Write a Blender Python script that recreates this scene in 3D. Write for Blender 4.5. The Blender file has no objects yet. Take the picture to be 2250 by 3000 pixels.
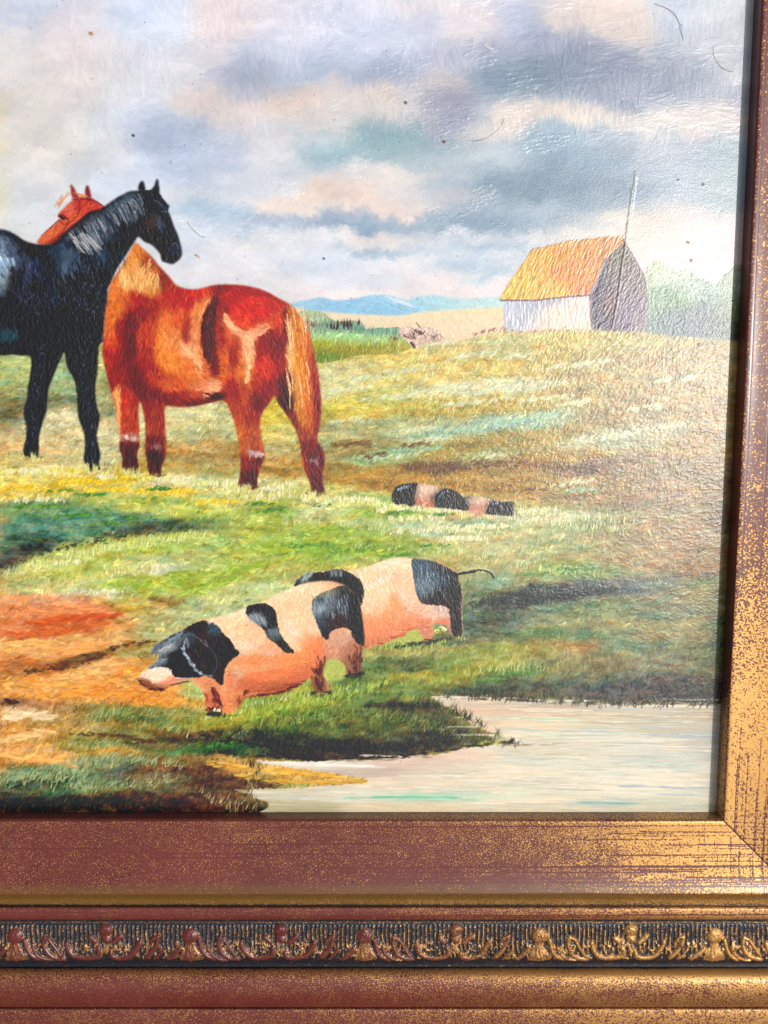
import bpy, math, random
import numpy as np
from mathutils import Matrix, Vector

rng = np.random.default_rng(7)
random.seed(7)
C = bpy.context.scene.collection

# ------------------------------------------------------------------ camera geometry
# The picture is a plane with local axes u (right), v (up), w (out of the picture, towards the viewer).
# It leans back against nothing we can see; LEAN turns local axes into the world.
F = 2300.0                       # focal length in photograph pixels (photo 2250 x 3000)
DIST = 0.40                      # metres from lens to picture plane
LEAN = math.radians(50)
PITCH = math.radians(6.1)
fw = np.array([0, -math.sin(PITCH), -math.cos(PITCH)])
up = np.array([0, math.cos(PITCH), -math.sin(PITCH)])
rt = np.array([1.0, 0, 0])

def plane(X, Y, h=0.0):
    """photograph pixel -> (u, v) where the ray meets the plane w = h (arrays allowed)"""
    X = np.asarray(X, float); Y = np.asarray(Y, float)
    rx = (X-1125.0)
    ry = F*fw[1]-(Y-1500.0)*up[1]
    rz = F*fw[2]-(Y-1500.0)*up[2]
    t = (h-DIST)/rz
    return rx*t, ry*t

def photo(u, v, h=0.0):
    u = np.asarray(u, float); v = np.asarray(v, float); dz = h-DIST
    d = v*fw[1]+dz*fw[2]
    return 1125+F*u/d, 1500-F*(v*up[1]+dz*up[2])/d

ORIG = Vector((0, 0, 0.45))
def axes():
    s, c = math.sin(LEAN), math.cos(LEAN)
    return Matrix(((1, 0, 0, ORIG.x), (0, s, -c, ORIG.y), (0, c, s, ORIG.z), (0, 0, 0, 1)))
AX = axes()

cam_d = bpy.data.cameras.new('camera'); cam = bpy.data.objects.new('camera', cam_d); C.objects.link(cam)
cam_d.sensor_fit = 'VERTICAL'; cam_d.sensor_height = 36; cam_d.lens = F/3000*36
cam_d.clip_start = 0.01; cam_d.clip_end = 100
mw = Matrix(((rt[0], up[0], -fw[0], 0), (rt[1], up[1], -fw[1], 0), (rt[2], up[2], -fw[2], DIST), (0, 0, 0, 1)))
cam.matrix_world = AX @ mw
cam_d.dof.use_dof = True; cam_d.dof.focus_distance = 0.395; cam_d.dof.aperture_fstop = 9.0
bpy.context.scene.camera = cam

# ------------------------------------------------------------------ light
SUN_LOCAL = Vector((0.55, 0.10, 1.0)).normalized()
SUN_W = (AX.to_3x3() @ SUN_LOCAL).normalized()
elev = math.asin(SUN_W.z); azim = math.atan2(SUN_W.x, SUN_W.y)
world = bpy.data.worlds.new('World'); bpy.context.scene.world = world; world.use_nodes = True
wn = world.node_tree.nodes; wl = world.node_tree.links
bg = wn['Background']
sky = wn.new('ShaderNodeTexSky'); sky.sky_type = 'NISHITA'; sky.sun_disc = False
sky.sun_elevation = elev; sky.sun_rotation = azim; sky.dust_density = 4.0; sky.air_density = 1.0
hs = wn.new('ShaderNodeHueSaturation'); hs.inputs['Saturation'].default_value = 0.5
wl.new(sky.outputs[0], hs.inputs['Color']); wl.new(hs.outputs[0], bg.inputs[0])
bg.inputs[1].default_value = 0.095
sl = bpy.data.lights.new('sun', 'SUN'); sun = bpy.data.objects.new('sun', sl); C.objects.link(sun)
sl.energy = 2.5; sl.angle = math.radians(1.2); sl.color = (1.0, 0.99, 0.975)
sun.location = ORIG + SUN_W*3
sun.rotation_euler = SUN_W.to_track_quat('Z', 'Y').to_euler()
vs = bpy.context.scene.view_settings
vs.view_transform = 'Standard'; vs.look = 'None'; vs.gamma = 1; vs.use_curve_mapping = False
vs.exposure = 0.0
bpy.context.scene.cycles.max_bounces = 6

# ------------------------------------------------------------------ numpy helpers
def h2(ix, iy, seed):
    n = (ix.astype(np.int64)*374761393+iy.astype(np.int64)*668265263+seed*1274126177) & 0xffffffff
    n = ((n ^ (n >> 13))*1103515245+12345) & 0xffffffff
    n = ((n ^ (n >> 16))*2246822519) & 0xffffffff
    return (((n ^ (n >> 15)) & 0xffffff)/float(0xffffff)).astype(np.float32)
def vnoise(x, y, seed=0):
    ix = np.floor(x); iy = np.floor(y); fx = (x-ix).astype(np.float32); fy = (y-iy).astype(np.float32)
    fx = fx*fx*(3-2*fx); fy = fy*fy*(3-2*fy)
    a = h2(ix, iy, seed); b = h2(ix+1, iy, seed); c = h2(ix, iy+1, seed); d = h2(ix+1, iy+1, seed)
    return (a+(b-a)*fx)*(1-fy)+(c+(d-c)*fx)*fy
def fbm(x, y, seed=0, o=4):
    s = 0; a = .5; t = 0
    for k in range(o):
        s = s+a*vnoise(x*2**k+17.3*k, y*2**k-9.1*k, seed+k*31); t += a; a *= .55
    return s/t
def blur(a, r):
    r = int(round(r))
    if r < 1: return a
    for ax in (0, 1):
        for _ in range(2):
            p = np.concatenate([np.repeat(a.take([0], ax), r+1, ax), a, np.repeat(a.take([-1], ax), r, ax)], ax)
            c = np.cumsum(p, ax, dtype=np.float64)
            n = a.shape[ax]
            a = ((c.take(range(2*r+1, 2*r+1+n), ax)-c.take(range(0, n), ax))/(2*r+1)).astype(np.float32)
    return a
def sstep(a, b, x):
    t = np.clip((x-a)/(b-a), 0, 1); return t*t*(3-2*t)

# ------------------------------------------------------------------ the paint raster, laid out on the picture plane
# design coordinates "D" are photograph pixels / 1.3563 (1659 x 2212)
K = 2250/1659.0
PX = 0.00033
uR = float(plane(2098, 2381)[0]); uR = (uR+float(plane(2205, 60)[0]))/2
vB = float(plane(1100, 2379)[1])
uL = float(plane(0, 2381)[0])-0.022
vT = float(plane(0, 0)[1])+0.02
UW, VH = uR+0.004-uL, vT-(vB-0.004)
NU, NV = int(UW/PX)+1, int(VH/PX)+1
def D2R(p):
    p = np.asarray(p, float).reshape(-1, 2)
    u, v = plane(p[:, 0]*K, p[:, 1]*K)
    return np.stack([(u-uL)/PX, (vT-v)/PX], 1)          # raster x, raster y (down)
gu = uL+np.arange(NU)*PX; gv = vT-np.arange(NV)*PX
GU, GV = np.meshgrid(gu, gv)
DX, DY = photo(GU, GV); DX = (DX/K).astype(np.float32); DY = (DY/K).astype(np.float32)
SC = float(np.linalg.norm(D2R([(900, 1000)])-D2R([(800, 1000)])))/100    # raster px per design px
print('raster', NU, NV, 'scale', SC, 'uR', uR, 'vB', vB)

IMG = np.zeros((NV, NU, 3), np.float32)
HGT = np.zeros((NV, NU), np.float32)
RID = np.zeros((NV, NU), np.int16)

def catmull(pts, closed=True, n=5):
    P = np.asarray(pts, float); N = len(P); out = []
    rngi = range(N) if closed else range(N-1)
    for i in rngi:
        if closed: p0, p1, p2, p3 = P[(i-1) % N], P[i], P[(i+1) % N], P[(i+2) % N]
        else: p0, p1, p2, p3 = P[max(i-1, 0)], P[i], P[i+1], P[min(i+2, N-1)]
        for k in range(n):
            t = k/n
            out.append(.5*((2*p1)+(-p0+p2)*t+(2*p0-5*p1+4*p2-p3)*t*t+(-p0+3*p1-3*p2+p3)*t**3))
    if not closed: out.append(P[-1])
    return np.array(out)
def mask(pts, soft=1, smooth=True, rough=0.0, rs=7.0, seed=3):
    """polygon in D -> float mask on the raster"""
    if smooth: pts = catmull(pts, True, 5)
    R = D2R(pts)
    S = 2
    m = np.zeros((NV*S, NU+1), np.float32)
    for i in range(len(R)):
        x0, y0 = R[i]; x1, y1 = R[(i+1) % len(R)]
        y0 *= S; y1 *= S
        if y0 == y1: continue
        if y0 > y1: x0, y0, x1, y1 = x1, y1, x0, y0
        a = max(0, math.ceil(y0)); b = min(NV*S-1, math.ceil(y1)-1)
        if b < a: continue
        ys = np.arange(a, b+1)
        xs = np.clip(np.ceil(x0+(ys-y0)*(x1-x0)/(y1-y0)), 0, NU).astype(int)
        np.add.at(m, (ys, xs), 1)
    m = (np.cumsum(m, 1)[:, :NU] % 2)
    m = m.reshape(NV, S, NU).mean(1).astype(np.float32)
    if rough > 0:
        m = blur(m, max(1, rough*SC))
        n = fbm(DX/rs, DY/rs, seed, 3)-.5
        m = np.clip((m+n*0.9-.5)*3.0+.5, 0, 1)
    elif soft: m = blur(m, soft)
    return m

class Conv:
    def __init__(s, ox, oy, k): s.ox, s.oy, s.k = ox, oy, k
    def __call__(s, pts): return [(s.ox+x*s.k, s.oy+y*s.k) for x, y in pts]
B1 = Conv(0, 331.9, .2667); B2 = Conv(184.4, 516.2, .3334); B3 = Conv(0, 663.7, .2)
P4 = Conv(258.1, 1179.9, .289); P5 = Conv(590, 1143, .3112); P6 = Conv(774.3, 995.6, .2445)
P7 = Conv(995.6, 331.9, .3556); P8 = Conv(590, 590, .3112)

def field(cps, base=None, warp=14, ws=60, step=4, conv=None, sharp=1.0, bw=.02, seed=50, bbox=None):
    """colour field from control points (x, y, rx, ry, angle_deg, (r,g,b)) in D; normalised gaussians over a base colour"""
    x = DX[::step, ::step]; y = DY[::step, ::step]
    wx = (fbm(x/ws, y/ws, seed, 4)-.5)*2*warp; wy = (fbm(x/ws+40, y/ws, seed+9, 4)-.5)*2*warp
    xx = x+wx; yy = y+wy
    num = np.zeros(x.shape+(3,), np.float32); den = np.zeros(x.shape, np.float32)
    if base is not None:
        num += np.asarray(base, np.float32)/255*bw; den += bw
    k = conv.k if conv else 1
    for (cx, cy, rx, ry, an, col) in cps:
        if conv: cx, cy = conv([(cx, cy)])[0]; rx *= k; ry *= k
        a = math.radians(an); ca, sa = math.cos(a), math.sin(a)
        dx = xx-cx; dy = yy-cy
        p = (dx*ca+dy*sa)/rx; q = (-dx*sa+dy*ca)/ry
        w = np.exp(-(p*p+q*q)*sharp)
        num += w[..., None]*(np.asarray(col, np.float32)/255); den += w
    f = num/np.maximum(den, 1e-6)[..., None]
    return upsample(f, step)
def upsample(f, step):
    ys = np.minimum(np.arange(NV)/step, f.shape[0]-1.001); xs = np.minimum(np.arange(NU)/step, f.shape[1]-1.001)
    iy = ys.astype(int); ix = xs.astype(int); fy = (ys-iy).astype(np.float32); fx = (xs-ix).astype(np.float32)
    if f.ndim == 3: fy = fy[:, None, None]; fx = fx[None, :, None]
    else: fy = fy[:, None]; fx = fx[None, :]
    a = f[iy][:, ix]; b = f[iy][:, ix+1]; c = f[iy+1][:, ix]; d = f[iy+1][:, ix+1]
    return ((a*(1-fx)+b*fx)*(1-fy)+(c*(1-fx)+d*fx)*fy).astype(np.float32)

# ------------------------------------------------------------------ brush
BANK = {}
MODK = .16
def stamp(L, W, ai, var, taper):
    key = (L, W, ai, var, taper)
    s = BANK.get(key)
    if s is not None: return s
    g = np.random.default_rng(hash((L, W, ai, var)) & 0xffff)
    a = ai*math.pi/24; ca, sa = math.cos(a), math.sin(a)
    r = int(math.ceil(max(L, W)/2+1.5))
    yy, xx = np.mgrid[-r:r+1, -r:r+1].astype(np.float32)
    p = xx*ca+yy*sa; q = -xx*sa+yy*ca
    q = q+(g.random()-.5)*.5*W*np.cos(p/L*3)                  # a slight bow
    t = p/(L/2)
    wd = W/2*(np.clip(1-np.abs(t)**3, 0, 1))**.5
    if taper: wd = wd*np.clip(.55-.5*t, .12, 1)
    nb = g.random(64).astype(np.float32)
    qi = np.clip((q/W+.5)*max(3, W*.9)+20, 0, 63); i0 = qi.astype(int); fr = qi-i0
    br = nb[i0]*(1-fr)+nb[np.minimum(i0+1, 63)]*fr
    al = np.clip((wd-np.abs(q))*1.1+.5, 0, 1)*(np.abs(t) < 1)
    al = al*np.clip(.62+.55*br-.35*np.clip(t, 0, 1), 0, 1)
    mo = 1+(br-.5)*.42
    edge = np.clip(1-np.abs(np.abs(q)-wd*.8)/max(.8, W*.14), 0, 1)
    hh = (.45+.65*(br-.5)*1.6+.45*edge+.25*np.clip(t, 0, 1))
    ys, xs = np.where(al > .02)
    if len(ys) == 0: s = (r, 0, 1, 0, 1, al[:1, :1, None], al[:1, :1], hh[:1, :1], mo[:1, :1, None])
    else:
        y0, y1, x0, x1 = ys.min(), ys.max()+1, xs.min(), xs.max()+1
        s = (r, y0, y1, x0, x1, al[y0:y1, x0:x1, None].astype(np.float32), al[y0:y1, x0:x1].astype(np.float32), hh[y0:y1, x0:x1].astype(np.float32), mo[y0:y1, x0:x1, None].astype(np.float32))
    BANK[key] = s
    return s
def put(img, hg, x, y, L, W, ang, col, op=1.0, hs=1.0, taper=0):
    """x, y raster; L, W raster px"""
    L = max(2, int(round(L/1.5))*1.5) if L < 14 else int(round(L/4))*4
    W = max(1.0, round(W*2)/2) if W < 6 else int(round(W))
    ai = int(round(ang/(math.pi/24))) % 48
    if not taper: ai %= 24
    r, y0, y1, x0, x1, A3, A, HH, MO = stamp(L, W, ai, int(x*7) % 3, taper)
    cy = int(y)-r; cx = int(x)-r
    a0, b0, a1, b1 = cy+y0, cx+x0, cy+y1, cx+x1
    H_, W_ = hg.shape
    s0 = max(0, -a0); t0 = max(0, -b0); s1 = (a1-a0)-max(0, a1-H_); t1 = (b1-b0)-max(0, b1-W_)
    if s1 <= s0 or t1 <= t0: return
    A3 = A3[s0:s1, t0:t1]*op; A = A[s0:s1, t0:t1]*op; HH = HH[s0:s1, t0:t1]*hs
    I = img[a0+s0:a0+s1, b0+t0:b0+t1]; I += A3*(col*(1+(MO[s0:s1, t0:t1]-1)*MODK)-I)
    G = hg[a0+s0:a0+s1, b0+t0:b0+t1]; G += A*(HH-G)*.8

def lay(img, hg, ref, n, region, L, W, ang, jit=.03, op=.9, hs=1.0, taper=0, hue=.015, asort=None, seed=1, aj=.25):
    """n strokes inside region mask (bool array) coloured from ref. L/W: (lo,hi) in D px; ang: function(dx,dy)->deg or number (image sense, y down)"""
    g = np.random.default_rng(seed)
    idx = np.flatnonzero(region)
    if len(idx) == 0: return
    sel = idx[g.integers(0, len(idx), n)]
    ys = sel//region.shape[1]; xs = sel % region.shape[1]
    dx = DX[ys, xs]; dy = DY[ys, xs]
    A = ang(dx, dy) if callable(ang) else np.full(n, ang, float)
    A = np.radians(A)+g.normal(0, aj, n)
    Ls = g.uniform(L[0], L[1], n)*SC; Ws = g.uniform(W[0], W[1], n)*SC
    cols = ref[ys, xs]*(1+g.normal(0, jit, n)[:, None])+g.normal(0, hue, (n, 3))
    cols = np.clip(cols, .01, .99).astype(np.float32)
    for i in range(n):
        put(img, hg, xs[i], ys[i], Ls[i], Ws[i], A[i], cols[i], op, hs, taper)

def line(img, hg, pts, w, col, op=1.0, hs=1.0, jit=0.03, wj=.2, conv=None, smooth=True, seglen=None):
    """a drawn stroke along a path in D"""
    if conv: pts = conv(pts)
    P = catmull(pts, False, 8) if smooth and len(pts) > 2 else np.asarray(pts, float)
    R = D2R(P); d = np.r_[0, np.cumsum(np.linalg.norm(np.diff(R, axis=0), axis=1))]
    w0 = w*SC; step = max(1.0, w0*.8); n = max(2, int(d[-1]/step))
    c = np.asarray(col, np.float32)/255
    for k in range(n):
        s = (k+.5)/n*d[-1]; x = np.interp(s, d, R[:, 0]); y = np.interp(s, d, R[:, 1])
        x2 = np.interp(s+1, d, R[:, 0]); y2 = np.interp(s+1, d, R[:, 1]); x1 = np.interp(s-1, d, R[:, 0]); y1 = np.interp(s-1, d, R[:, 1])
        put(img, hg, x, y, max(3, w0*1.9), max(1, w0*(1+random.uniform(-wj, wj))), math.atan2(y2-y1, x2-x1), np.clip(c*(1+random.gauss(0, jit)), 0, 1), op, hs)
def dabs(img, hg, pts, L, W, ang, cols, n, spread, op=.95, hs=1.2, conv=None, taper=0, aj=.2, seed=5):
    """n dabs scattered round a path (D)"""
    g = np.random.default_rng(seed); n = int(n*1.7); L = (L[0]*1.1, L[1]*1.2); W = (W[0]*1.15, W[1]*1.25); op = min(1, op*1.1)
    if conv: pts = conv(pts)
    P = catmull(pts, False, 6) if len(pts) > 2 else np.asarray(pts, float)
    if len(P) == 1: P = np.vstack([P, P+.01])
    d = np.r_[0, np.cumsum(np.linalg.norm(np.diff(P, axis=0), axis=1))]
    s = np.clip(np.where(g.random(n) < .6, g.random(n), .5+.24*g.normal(size=n)), 0, 1)*d[-1]
    x = np.interp(s, d, P[:, 0])+g.normal(0, spread, n); y = np.interp(s, d, P[:, 1])+g.normal(0, spread*.6, n)
    R = D2R(np.stack([x, y], 1)); keep = vnoise(x/9+seed, y/4.5, 77) > (.42 if spread >= 2 else .25)
    for i in range(n):
        if not keep[i]: continue
        c = np.asarray(cols[g.integers(len(cols))], np.float32)/255*(1+g.normal(0, .05))
        put(img, hg, R[i, 0], R[i, 1], g.uniform(*L)*SC, g.uniform(*W)*SC, math.radians(ang)+g.normal(0, aj), np.clip(c, 0, 1), op, hs, taper)

# ================================================================== THE PAINTING
# ---- sky
SKYP = [
 (40,20,90,40,0,(186,196,212)),(10,130,60,60,0,(206,200,196)),(60,220,90,80,0,(214,203,190)),(70,320,90,70,0,(216,206,190)),
 (5,240,10,40,0,(224,203,140)),(4,420,12,30,0,(224,206,140)),(6,330,10,25,0,(226,200,150)),(60,420,90,50,0,(207,208,205)),(170,60,70,50,0,(222,206,202)),(160,130,70,60,0,(220,204,194)),(290,40,70,50,10,(202,212,226)),
 (380,60,40,60,0,(205,212,222)),(465,40,60,50,0,(232,208,200)),(560,30,60,40,0,(228,212,210)),(640,40,60,40,0,(214,212,218)),
 (300,120,90,40,5,(212,208,208)),(430,120,60,40,0,(214,205,204)),(540,137,50,25,0,(184,189,203)),(513,182,60,28,5,(165,172,188)),(600,100,60,30,0,(192,196,210)),
 (700,120,60,30,-8,(182,189,204)),(660,150,70,22,-5,(160,175,192)),(635,222,80,30,-4,(224,196,178)),(440,215,50,25,0,(216,197,184)),(530,240,50,25,0,(214,198,188)),(300,200,60,30,0,(206,206,206)),
 (300,255,60,30,5,(190,198,210)),(330,292,50,30,10,(172,182,200)),(440,345,90,40,10,(166,178,196)),(230,330,60,50,0,(206,205,203)),(330,360,70,25,3,(196,205,218)),(250,390,60,25,0,(200,208,216)),
 (685,335,50,28,0,(154,182,186)),(805,295,60,34,5,(138,168,172)),(590,320,60,40,0,(208,203,200)),(560,385,90,24,0,(206,206,206)),(720,250,60,30,0,(208,197,186)),
 (636,437,50,14,-5,(226,202,182)),(740,420,60,22,0,(226,198,176)),(800,440,60,14,5,(226,200,180)),(464,455,60,12,3,(168,190,204)),(600,478,80,9,-3,(152,166,184)),(740,478,80,9,0,(150,163,180)),(520,490,80,14,0,(196,206,212)),
 (430,520,50,20,0,(206,210,214)),(560,540,70,30,0,(216,212,208)),(500,600,100,30,0,(216,210,206)),(650,520,90,12,0,(214,212,210)),(690,570,110,16,0,(203,208,214)),(620,620,80,20,0,(222,208,200)),
 (793,83,70,35,0,(198,202,217)),(740,40,70,30,0,(208,208,218)),(1015,61,50,40,0,(222,206,202)),(931,11,80,20,0,(222,208,202)),(900,50,60,25,0,(206,206,216)),(1170,83,60,30,20,(158,165,186)),(1120,40,40,40,0,(186,190,206)),
 (1260,30,60,40,0,(223,202,186)),(1320,45,60,40,10,(224,200,182)),(1380,70,40,30,20,(216,198,184)),(1515,45,60,60,0,(198,201,200)),(1440,60,30,60,20,(176,186,200)),(1470,130,50,40,0,(180,184,190)),
 (1293,116,90,30,20,(150,157,176)),(1400,160,90,30,12,(146,154,172)),(1500,190,70,30,10,(150,158,172)),(1570,120,40,60,0,(186,188,188)),(1098,165,60,34,5,(138,160,176)),(1209,165,70,34,5,(134,152,170)),(1300,200,80,30,12,(144,152,170)),
 (820,155,90,22,-4,(160,169,187)),(900,120,70,30,0,(178,183,198)),(960,135,50,20,0,(178,181,194)),(1050,110,50,30,0,(166,172,188)),(820,218,50,34,0,(216,196,180)),(760,235,40,30,0,(206,196,188)),(960,175,34,20,0,(208,192,184)),(890,250,50,30,0,(206,196,186)),
 (960,235,50,40,-10,(154,156,172)),(976,280,60,26,0,(150,159,172)),(900,200,34,24,0,(190,186,188)),(848,311,60,22,0,(138,172,172)),(900,330,80,20,0,(150,172,174)),(940,350,60,20,0,(170,182,186)),
 (1070,272,50,16,-15,(210,198,186)),(1020,290,40,20,0,(196,190,186)),(1182,236,60,20,-3,(226,206,184)),(1240,238,60,18,6,(226,204,180)),(1120,256,40,16,-20,(222,200,182)),(1300,262,50,16,20,(218,202,184)),(1170,215,80,14,0,(170,178,186)),
 (1209,305,80,26,0,(140,166,178)),(1100,320,60,20,0,(170,184,188)),(1265,345,90,26,0,(130,154,168)),(1120,405,150,34,-3,(126,154,168)),(1290,405,120,40,0,(128,150,164)),(1300,300,50,20,0,(166,176,186)),(1380,300,50,24,10,(186,190,188)),
 (848,385,60,22,0,(220,206,190)),(990,395,60,16,-5,(186,192,196)),(987,433,90,16,0,(205,196,194)),(900,425,60,18,0,(216,206,198)),(848,458,70,14,0,(226,201,182)),(780,380,40,20,0,(206,200,194)),
 (1070,487,110,12,0,(126,151,166)),(920,478,70,9,0,(152,170,182)),(781,490,60,8,0,(134,162,178)),(1180,470,90,14,0,(142,162,174)),(1100,450,90,14,0,(160,176,186)),(820,516,70,10,0,(222,206,192)),(960,515,70,12,0,(198,200,202)),(820,545,60,7,0,(150,174,186)),(950,545,80,9,0,(180,192,200)),(1050,535,60,10,0,(150,172,184)),
 (870,575,80,16,0,(218,210,204)),(760,600,90,14,0,(214,212,212)),(800,630,90,10,0,(226,210,200)),(1000,575,70,10,-5,(170,192,202)),(980,610,70,16,0,(224,206,196)),(1050,600,40,7,-5,(156,186,196)),(1060,640,60,14,0,(222,206,196)),(1100,560,40,20,0,(196,198,198)),
 (1376,262,60,16,0,(216,204,188)),(1460,258,60,20,0,(212,200,186)),(1550,262,50,30,0,(210,192,180)),(1390,330,70,30,0,(150,160,170)),(1487,380,90,50,0,(158,170,178)),(1560,400,40,60,0,(140,160,158)),(1430,330,60,20,0,(172,176,180)),
 (1300,462,60,12,-5,(214,200,180)),(1370,490,40,40,0,(206,188,166)),(1432,500,70,50,0,(212,190,166)),(1543,540,70,50,0,(214,186,172)),(1450,570,60,40,0,(218,192,176)),(1240,500,50,16,0,(206,196,180)),(1060,560,30,10,0,(196,200,200)),
 (-60,200,80,300,0,(214,205,190)),(800,-40,200,30,0,(212,210,214)),(1300,-60,200,30,0,(218,204,192)),
]
REF = field(SKYP, (208,206,204), warp=30, ws=52, sharp=1.0, bw=.05)
gmean = REF.mean(2, keepdims=True); REF = gmean+(REF-gmean)*.80; REF *= np.array([.99, 1.005, 1.035], np.float32)
REF += ((fbm(DX/90, DY/34, 4, 5)-.5)*.16)[..., None]*np.array([1.0, .85, .7], np.float32)
n = fbm(DX/40, DY/16, 5, 4)-.5
REF += (n*.05)[..., None]*np.array([1.0, .95, .8], np.float32)
cl = fbm(DX/9, DY/7, 15, 3)-.5
REF += (cl*.035)[..., None]
for (cx, cy, rx, ry, k_) in [(1290,130,260,60,.15),(1120,170,160,50,.12),(1180,400,260,46,.13),(540,160,110,50,.10),(960,235,70,50,.10),(1480,180,120,50,.08),(340,285,90,40,.07)]:
    REF *= (1-.55*k_*np.exp(-((DX-cx)/rx)**2-((DY-cy)/ry)**2))[..., None]
IMG[:] = REF
allm = DY < 760
lay(IMG, HGT, REF, 9000, allm, (26, 55), (10, 18), lambda x, y: np.where(y < 200, 75*(fbm(x/150, y/150, 8, 2) > .55), -4.), .012, .55, .5, hue=.006, seed=11, aj=.4)
lay(IMG, HGT, REF, 16000, allm, (14, 30), (5, 9), lambda x, y: 20*np.sin(x/90+y/70), .014, .5, .55, hue=.006, seed=12, aj=.9)
IMG = IMG*.6+blur3(IMG, 2)*.4 if False else IMG
# upper sky: dry, combed brush marks
up_m = (DY < 300) & (DX > 150)
lay(IMG, HGT, REF, 5000, up_m, (20, 46), (4, 9), lambda x, y: np.where(fbm(x/110, y/60, 77, 2) > .52, -3., 80.), .025, .4, 1.5, hue=.006, seed=13, aj=.25)
strk = (fbm(DX/70, DY/60, 91, 2) > .56) & (DX > 330) & (DX < 1250) & (DY < 520)
lay(IMG, HGT, REF+.02, 2600, strk, (9, 24), (1.2, 2.6), -6, .03, .6, 3.4, hue=.005, seed=14, aj=.12)

# ---- distant hills and plain
MODK = .5
hills = mask(P8([(90,235),(130,210),(250,185),(330,170),(430,190),(520,185),(620,165),(700,152),(800,155),(860,170),(930,190),(1000,165),(1080,158),(1150,158),(1300,180),(1440,172),(1570,168),(1620,200),(1600,260),(1400,250),(1200,262),(1060,270),(940,290),(850,296),(700,290),(550,285),(400,275),(300,268),(120,270)]), 1)
R2 = field([(650,660,60,30,0,(150,190,212)),(740,665,60,20,0,(136,182,210)),(800,650,50,20,0,(150,192,214)),(850,668,60,14,0,(132,180,206)),(900,655,40,20,0,(158,198,212)),(960,655,60,20,0,(168,202,206)),(1060,655,60,20,0,(182,206,206))], (150,190,210), 5, 20, 2)
def paint(m, ref, n, L, W, ang, jit=.03, op=.9, hs=1.0, hue=.012, seed=1, aj=.2, rid=None, taper=0, layers=((1, 1),), under=.9):
    """composite strokes of ref inside soft mask m"""
    global IMG, HGT
    ys, xs = np.where(m > .02)
    if len(ys) == 0: return
    y0, y1, x0, x1 = max(0, ys.min()-4), ys.max()+5, max(0, xs.min()-4), xs.max()+5
    im = IMG.copy() if False else IMG[y0:y1, x0:x1]*(1-under)+ref[y0:y1, x0:x1]*under
    hg = HGT[y0:y1, x0:x1]*.5
    sub = m[y0:y1, x0:x1] > .35
    g = np.random.default_rng(seed)
    idx = np.flatnonzero(sub)
    for (kn, ks) in layers:
        nn = int(n*kn)
        sel = idx[g.integers(0, len(idx), nn)]
        yy = sel//sub.shape[1]; xx = sel % sub.shape[1]
        dx = DX[yy+y0, xx+x0]; dy = DY[yy+y0, xx+x0]
        A = np.radians(ang(dx, dy)) if callable(ang) else np.full(nn, math.radians(ang))
        A = A+g.normal(0, aj, nn)
        Ls = g.uniform(L[0], L[1], nn)*SC*ks; Ws = g.uniform(W[0], W[1], nn)*SC*ks
        cols = np.clip(ref[yy+y0, xx+x0]*(1+g.normal(0, jit, nn)[:, None])+g.normal(0, hue, (nn, 3)), .008, .99).astype(np.float32)
        for i in range(nn): put(im, hg, xx[i], yy[i], Ls[i], Ws[i], A[i], cols[i], op, hs, taper)
    a = m[y0:y1, x0:x1]
    IMG[y0:y1, x0:x1] = IMG[y0:y1, x0:x1]*(1-a[..., None])+im*a[..., None]
    HGT[y0:y1, x0:x1] = HGT[y0:y1, x0:x1]*(1-a)+hg*a
    if rid is not None: RID[m > .5] = rid
paint(hills, R2, 1500, (8, 20), (2, 4.5), lambda x, y: np.where(x > 830, 32., -20.), .03, .7, .9, seed=21, aj=.4)
for k in range(9):
    x = 838+k*5; line(IMG, HGT, [(x-8, 640+k*1.3), (x+22, 655+k*1.4)], 1.6, (205,215,218), .6, 1.5)
plain = mask([(600,668),(683,672),(761,679),(855,683),(920,674),(1076,664),(1100,664),(1400,664),(1640,670),(1640,760),(600,770)], 1)
R3 = field([(760,690,200,12,0,(224,206,172)),(900,700,200,14,0,(224,200,164)),(1000,680,100,14,0,(226,204,158)),(1040,700,80,10,0,(230,202,168)),(1300,700,200,20,0,(220,190,150))], (222,200,160), 4, 20, 2)
paint(plain, R3, 3000, (6, 16), (2, 4), 0, .025, .7, .8, seed=22, aj=.6)

MODK = 1.0
# ---- right-hand bushes behind the barn
bush = mask([(1375,700),(1378,620),(1385,592),(1410,570),(1440,566),(1462,590),(1490,585),(1515,600),(1540,620),(1565,595),(1590,580),(1660,570),(1660,745),(1560,740),(1480,732),(1400,728)], rough=9, rs=13, seed=31)
R4 = field([(1400,600,30,24,0,(168,180,150)),(1440,590,30,18,0,(186,192,166)),(1400,660,26,40,0,(120,142,118)),(1440,640,34,20,0,(102,134,98)),(1470,655,24,18,0,(92,128,72)),(1500,630,40,20,0,(150,168,150)),(1490,690,40,30,0,(66,84,92)),(1520,690,30,40,0,(52,68,84)),(1550,660,40,20,0,(96,120,104)),(1570,620,40,30,0,(130,150,128)),(1450,700,60,18,0,(70,92,92)),(1570,700,60,30,0,(52,76,48)),(1585,665,20,30,0,(88,116,60)),(1600,720,30,14,0,(30,42,28)),(1590,620,20,30,0,(160,160,130))], (110,130,110), 8, 20, 2)
R4 += ((fbm(DX/6, DY/6, 61, 3)-.5)*.16)[..., None]
paint(bush, R4, 4200, (5, 13), (1.4, 3), lambda x, y: 50*np.sin(x/14)+80*np.cos(y/18), .10, .85, 1.0, seed=23, aj=.7)

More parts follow.
